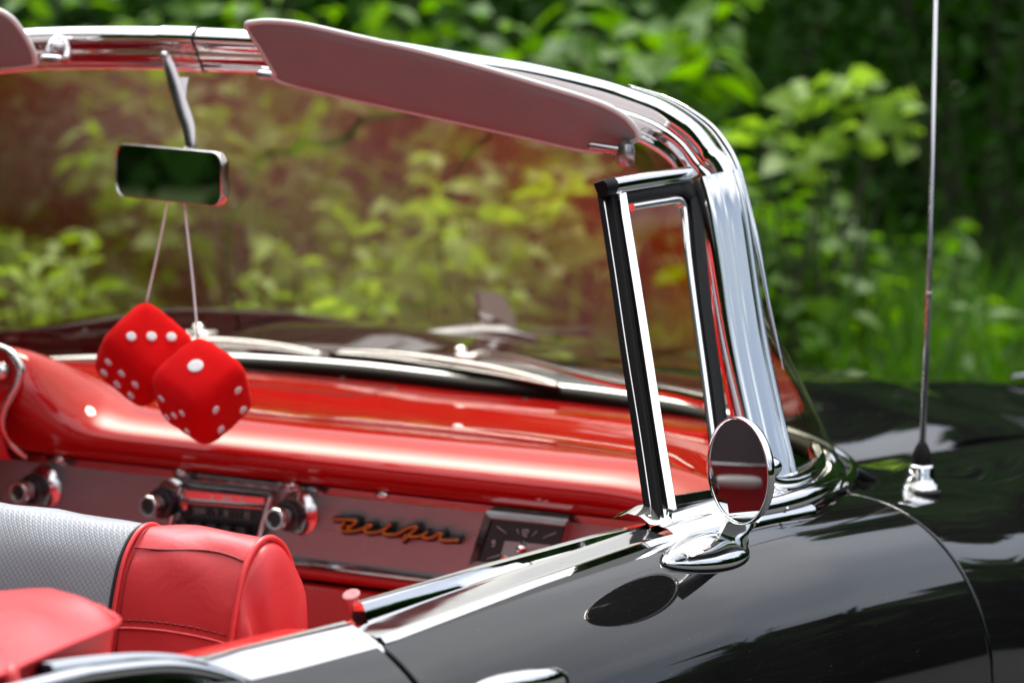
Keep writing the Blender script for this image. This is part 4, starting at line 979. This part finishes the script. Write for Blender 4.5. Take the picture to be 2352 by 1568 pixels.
seat_part('vinyl_bolster', -.466, -.598, M['vinyl'], 14, .0, .007)
seat_part('vinyl_bolster', .598, .61, M['vinyl'], 2)
# end panel of the backrest
bm = bmesh.new(); ctr = V((-.785, -.612, .78)); rows = []
for k, dy in ((1., -.598), (1.0, -.602), (.97, -.608), (.85, -.613), (.5, -.617), (.1, -.618)):
    rows.append([V((lerp(ctr.x, p.x, k), dy-.0045*math.sin(p.z*70+p.x*45)*(.98 > k > .2)*math.exp(-((p.z-.945)/.05)**2), lerp(ctr.z, p.z, k))) for p in sp])
grid(bm, rows); link('end_panel', bm, M['vinyl'], seat)
def piping(y, r=.0042, dz=0.):
    bm = bmesh.new(); tube(bm, [V((p.x, y, p.z))+((V((p.x+.785, 0, p.z-.80))).normalized()*(.003+dz)) for p in sp], r, 8); return link('piping', bm, M['piping'], seat)
piping(-.466, .0025); piping(-.600, .0030, .001)
bm = bmesh.new(); tube(bm, [V((p.x, -.4605, p.z))+((V((p.x+.785, 0, p.z-.80))).normalized()*.0028) for p in sp], .0016, 6); link('seam_shadow', bm, M['ink'], seat)
# sewn seams across the bolster
def rear_x(z): return interp(z, sorted([(q.z, q.x) for q in sp[len(sp)//2+3:]]))
bm = bmesh.new()
def bol(y, z, o=.0):
    t = min(1, max(0, (-.466-y)/.132)); p = V((rear_x(z), y, z)); d = V((p.x+.79, 0, z-.80)).normalized()
    return p+d*(.007*math.sin(math.pi*t)**.6+o)
zs = .9085; tube(bm, [bol(y, zs, .0008) for i, y in enumerate([lerp(-.47, -.597, k/12) for k in range(13)])], .0012, 6)
link('seam', bm, M['thread2'], seat)
bm = bmesh.new()
for i in range(14):
    y = lerp(-.472, -.594, (i+.5)/14); tube(bm, [bol(y-.0032, .9155, .0006), bol(y+.0032, .9155, .0006)], .0010, 5)
tube(bm, [bol(lerp(-.472, -.594, k/20), .9795-.002*math.sin(k*.3), .0012) for k in range(21)], .0010, 6)
tube(bm, [V((p.x, -.473, p.z))+((V((p.x+.785, 0, p.z-.80))).normalized()*(.0035)) for p in sp[40:62]], .0008, 5)
link('stitching', bm, M['thread'], seat)
# cushion
bm = bmesh.new(); box(bm, (-.38, 0, .48), .60, 1.2, .16, 0, None, .05); link('seat_cushion', bm, M['vinyl'], seat)

# ---- folded-top boot of red vinyl behind the seats
boot = bpy.data.objects.new('top_boot', None); C.objects.link(boot); boot.parent = car
edge = cr([at(-10, 1553, y=-.812), at(20, 1540, y=-.81), at(80, 1513, y=-.806), at(150, 1483, y=-.80), at(220, 1455, y=-.792), at(258, 1438, y=-.783), at(271, 1426, y=-.768), at(262, 1415, y=-.755), at(235, 1400, y=-.742)], 5)
crest = cr([at(-160, 1372, y=-.60), at(-60, 1362, y=-.62), at(0, 1357, y=-.632), at(60, 1352, y=-.65), at(115, 1351, y=-.67), at(150, 1362, y=-.69), at(190, 1381, y=-.715), at(215, 1392, y=-.73), at(235, 1400, y=-.742)], 5)
bm = bmesh.new(); rows = []
for i in range(13):
    t = i/12; rows.append([edge[k].lerp(crest[k], t)+V((-.3, -.5, 1)).normalized()*(.007*math.sin(math.pi*t)*min(1, (len(edge)-1-k)/14)+.003*math.sin(k*.5+t*5)*math.sin(math.pi*t)) for k in range(len(edge))])
rows.append([p+V((.03, .03, -.03)) for p in crest]); rows.append([p+V((.06, .06, -.16)) for p in crest])
grid(bm, rows)
# rest of the boot across the car
far = [[V((x, y, 1.02+.05*math.sin(math.pi*(x+2.0)/.75)-.10*max(0, (abs(y)-.45)/.35)**2)) for x in [lerp(-2.0, -1.30, k/10) for k in range(11)]] for y in [lerp(-.58, .78, k/12) for k in range(13)]]
grid(bm, far); link('boot_cover', bm, M['vinyl'], boot)
bm = bmesh.new(); tube(bm, [p+V((-.1, -.3, .1))*.004 for p in edge], .0020, 8); link('boot_piping', bm, M['piping'], boot)
bm = bmesh.new(); grid(bm, [[p+V((.003, .004, -.001)) for p in edge], [p+V((.004, .010, -.02)) for p in edge], [p+V((.0, .02, -.10)) for p in edge]])
tube(bm, cr([at(28, 1538, y=-.812), at(24, 1552, y=-.815), at(34, 1575, y=-.818)], 4), .006, 8)
link('boot_skirt', bm, M['vinyl'], boot)
# quarter window crown rail in the lower left
bm = bmesh.new(); cpath = cr([at(-60, 1610, y=-.83), at(150, 1556, y=-.828), at(240, 1541, y=-.826), at(330, 1531, y=-.824), at(400, 1530, y=-.824), at(470, 1541, y=-.826), at(540, 1563, y=-.83), at(600, 1590, y=-.834)], 6)
sweep(bm, cpath, [(-.0075, -.004), (-.0075, .002), (-.004, .005), (.001, .0055), (.005, .003), (.0065, -.004)], V((-.4, -.8, .4))); qr = link('quarter_window_rail', bm, M['chrome'], car, True, 50)
bm = bmesh.new(); cp2 = cr([at(96, 1537, y=-.80), at(170, 1526, y=-.80), at(260, 1517, y=-.80), at(350, 1514, y=-.80), at(430, 1522, y=-.802), at(510, 1545, y=-.806), at(570, 1572, y=-.81)], 6)
sweep(bm, cp2, [(-.006, -.004), (-.006, .002), (-.002, .004), (.004, .004), (.006, .0), (.006, -.004)], V((-.3, -.75, .6))); link('inner_rail', bm, M['chrome'], qr, True, 50)
bm = bmesh.new(); grid(bm, [[p+V((.002, .002, -.004)) for p in resample(cpath, 30)], [p+V((.0, .0, -.006)) for p in resample(cp2, 30)]]); link('slot_filler', bm, M['rubber'], qr)
bm = bmesh.new(); grid(bm, [[p+V((.0, -.002, -.008)) for p in cpath], [p+V((.0, -.012, -.045)) for p in cpath]]); link('lower_panel', bm, M['chrome'], qr)
bm = bmesh.new(); box(bm, at(102, 1545, y=-.803), .012, .010, .014, 0, None, .003); link('rail_end', bm, M['rubber'], qr, True, 40)

# ---- round door mirror
def door_mirror():
    root = bpy.data.objects.new('door_mirror', None); C.objects.link(root); root.parent = car
    a = at(1529, 1288, y=-.850); b = at(1708, 1243, y=-.850)
    ax = (b-a).normalized(); nrm = V((0, -.49, .87)); nrm = (nrm-ax*nrm.dot(ax)).normalized(); bt = nrm.cross(ax); L = (b-a).length
    def tear(k, h):
        o = []
        for i in range(40):
            q = 2*math.pi*i/40; s = .5-.5*math.cos(q); wdt = .030*(math.sin(q))*(.62+.46*s)
            o.append(a+ax*(L*(.5+(s-.5)*k))+bt*(wdt*k)+nrm*h)
        return o
    bm = bmesh.new(); rows = [tear(1.03, -.014), tear(1.03, -.0042), tear(1.01, -.003)]; grid(bm, rows, True, 0, False); link('mirror_gasket', bm, M['rubber'], root)
    bm = bmesh.new(); rows = [tear(1.0, -.008), tear(1.0, -.0018), tear(.975, .0004), tear(.88, .0032), tear(.68, .0060), tear(.42, .0078), tear(.12, .0086)]; grid(bm, rows, True, 0, True); link('mirror_base', bm, M['chrome'], root)
    c = at(1700, 1080, y=-.893); n = V((-.876, .482, -.015)).normalized(); h = V((-n.y, n.x, 0)).normalized(); u = n.cross(h); u = u if u.z > 0 else -u
    Rm = .0515
    bm = bmesh.new(); revolve(bm, [(.0, -.014), (.004, -.014), (.020, -.0125), (.040, -.009), (Rm-.001, -.006), (Rm+.0012, -.002), (Rm+.0012, .0035), (Rm-.0005, .0042), (Rm-.0015, .0012)], c, n, 64); link('mirror_shell', bm, M['chrome'], root)
    bm = bmesh.new(); revolve(bm, [(r_, .0028-r_*r_/(2*2.2)) for r_ in [(Rm-.0012)*k/10 for k in range(11)]], c, n, 64); link('mirror_glass', bm, M['mirror'], root)
    bm = bmesh.new(); revolve(bm, [(.012, -.008), (.0125, -.020), (.0120, -.032), (.0095, -.041), (.005, -.0465), (0, -.048)], c, n, 24); link('swivel_nut', bm, M['chrome'], root)
    bm = bmesh.new(); p0 = a+ax*(L*.83)+nrm*.001; p1 = at(1693, 1212, y=-.866); p2 = c-u*.045-n*.010
    sweep(bm, cr([p0, p1, p2], 5), [(-.0150, -.004), (-.0135, .003), (0, .0045), (.0135, .003), (.0150, -.004), (0, -.005)], V((-.86, -.5, .1)), 0, True, [1.15, 1.08, 1.02, .97, .93, .9, .9, .9, .9, .9, .9][:11]); link('mirror_neck', bm, M['chrome'], root, True, 50)
door_mirror()
# door handle tip at the bottom edge
bm = bmesh.new(); a = at(1120, 1585, y=-.955); b = at(1285, 1562, y=-.955); hp = cr([a+V((-.05, 0, -.01)), a, a.lerp(b, .6)+V((0, -.012, .004)), b, b+V((.01, .01, -.006))], 6)
tube(bm, hp, [.008+.004*math.sin(math.pi*i/(len(hp)-1)) for i in range(len(hp))], 12, 0, True, .8); link('door_handle', bm, M['chrome'], car)

# ---- aerial
ant = bpy.data.objects.new('antenna', None); C.objects.link(ant); ant.parent = car
ya = -.772
b0 = at(2115, 1118, y=ya)
bm = bmesh.new(); rows = []
def oval(z, rx, ry, k=28): return [b0+V((rx*math.cos(2*math.pi*i/k), ry*math.sin(2*math.pi*i/k), z)) for i in range(k)]
grid(bm, [oval(-.014, .0245, .0245), oval(-.0045, .0245, .0245), oval(-.0030, .0235, .0235)], True, 0, True); link('antenna_gasket', bm, M['rubber'], ant)
bm = bmesh.new(); grid(bm, [oval(-.004, .0230, .0230), oval(.000, .0222, .0222), oval(.004, .0196, .0196), oval(.009, .0168, .0168), oval(.016, .0152, .0152), oval(.024, .0146, .0146), oval(.027, .0132, .0132)], True, 0, True); link('antenna_base', bm, M['chrome'], ant)
top0 = b0+V((0, 0, .026)); tip = at(2118, 1028, y=ya); ax = (at(2133, 690, y=ya)-tip).normalized()
bm = bmesh.new(); revolve(bm, [(.0128, 0), (.0122, .008), (.0095, .018), (.006, .025), (.0045, .028), (0, .0285)], top0, ax, 20); link('antenna_grommet', bm, M['rubber'], ant)
bm = bmesh.new(); j = at(2133, 690, y=ya); t2 = at(2153, -140, y=ya)
tube(bm, [top0+V((0, 0, .02)), tip, j, j+(t2-j)*.002], [.0040, .0040, .0036, .0041], 12); tube(bm, [j, j+(t2-j)*.03, t2], [.0040, .0036, .0024], 12)
tube(bm, [j+(t2-j)*.018, j+(t2-j)*.024], .0043, 12)
link('antenna_mast', bm, M['steel'], ant)

# ================================================================== FUZZY DICE
def polar(A):
    u_, s_, v_ = np.linalg.svd(A); return u_ @ v_
def die(name, lab, cpx, y, axes, faces, cord_top, edge=.086):
    """axes: photo directions of three face normals (u right, v down, toward viewer)"""
    c = at(*cpx, y=y)
    A = np.array(axes, float); A = A/np.linalg.norm(A, axis=1, keepdims=True); A = polar(A)
    ax = [RGT*float(a[0])-UP*float(a[1])-FWD*float(a[2]) for a in A]
    root = empty(name, lab, 'fuzzy dice', c, 'plush dice on the mirror')
    bm = bmesh.new(); h = edge/2; N = 14
    rows = {}
    for f in range(6):
        n = ax[f % 3]*(1 if f < 3 else -1); a, b = ax[(f+1) % 3], ax[(f+2) % 3]
        vs = []
        for i in range(N+1):
            row = []
            for j in range(N+1):
                s, t = 2*i/N-1, 2*j/N-1; s = math.sin(s*math.pi/2)*.35+s*.65; t = math.sin(t*math.pi/2)*.35+t*.65
                q = n+a*s+b*t; k = V((1, s, t)); p6 = (1+abs(s)**5.2+abs(t)**5.2)**(1/5.2)
                row.append(q/p6*h*(1.02+.035*(1-s*s)*(1-t*t)))
            vs.append(row)
        grid(bm, vs)
    bmesh.ops.remove_doubles(bm, verts=bm.verts, dist=.0004)
    for v in bm.verts:
        v.co += v.co.normalized()*.0009*math.sin(v.co.x*210+1)*math.sin(v.co.y*190)*math.sin(v.co.z*230+2)
    for f in bm.faces: f.material_index = 0
    for fi, kind, rot, sc in faces:
        n = ax[fi]; a, b = ax[(fi+1) % 3], ax[(fi+2) % 3]
        if rot: a, b = b, -a
        D = {'1': [(0, 0)], '3': [(-.37, -.37), (0, 0), (.37, .37)], '4': [(-.40, -.40), (.40, .40), (-.40, .40), (.40, -.40)],
             '5': [(-.38, -.38), (.38, .38), (-.38, .38), (.38, -.38), (0, 0)], '6': [(-.30, -.46), (-.30, 0), (-.30, .46), (.30, -.46), (.30, 0), (.30, .46)]}[kind]
        def surf(s, t, o):
            p6 = (1+abs(s)**5.2+abs(t)**5.2)**(1/5.2); q = (n+a*s+b*t)/p6*h*(1.02+.035*(1-s*s)*(1-t*t)); return q*(1+o/h)
        for s0, t0 in D:
            k = sc/h; rr_ = [[surf(s0+k*f*math.cos(q), t0+k*f*math.sin(q), o) for q in [2*math.pi*z/22 for z in range(22)]] for f, o in ((1.0, -.001), (1.0, .0013), (.93, .0017), (.5, .0018), (.02, .0018))]
            grid(bm, rr_, True, 1, False)
    body = link('plush_body', bm, [M['plush'], M['white']], root)
    bm = bmesh.new(); t0 = at(*cord_top, x=-.100)-c
    topv = max((s*ax[0]+q*ax[1]+r_*ax[2] for s in (-1, 1) for q in (-1, 1) for r_ in (-1, 1)), key=lambda v: v.z)*h*.80
    mid = t0.lerp(topv, .5)+RGT*.0008
    tube(bm, cr([t0+V((0, 0, .012)), t0, mid, topv], 6), .0013, 7); link('cord', bm, M['cord'], root)
    return root
# axes: (a3, a6, a_r) and (a1, a5, a4)
die('plush_die', 'red plush die showing three and six white dots, hanging behind its twin', (331, 815), .040,
    [(112, -165, 262), (-200, 200, 150), (235, 175, 30)], [(0, '3', 1, .0056), (1, '6', 1, .0048)], (383, 470))
die('plush_die', 'red plush die showing a single large white dot, hanging nearer the dashboard middle', (465, 898), -.066,
    [(-60, -205, 240), (-195, 197, 160), (215, 182, 152)], [(0, '1', 0, .0086), (1, '5', 0, .0042), (2, '4', 0, .0048)], (424, 476))
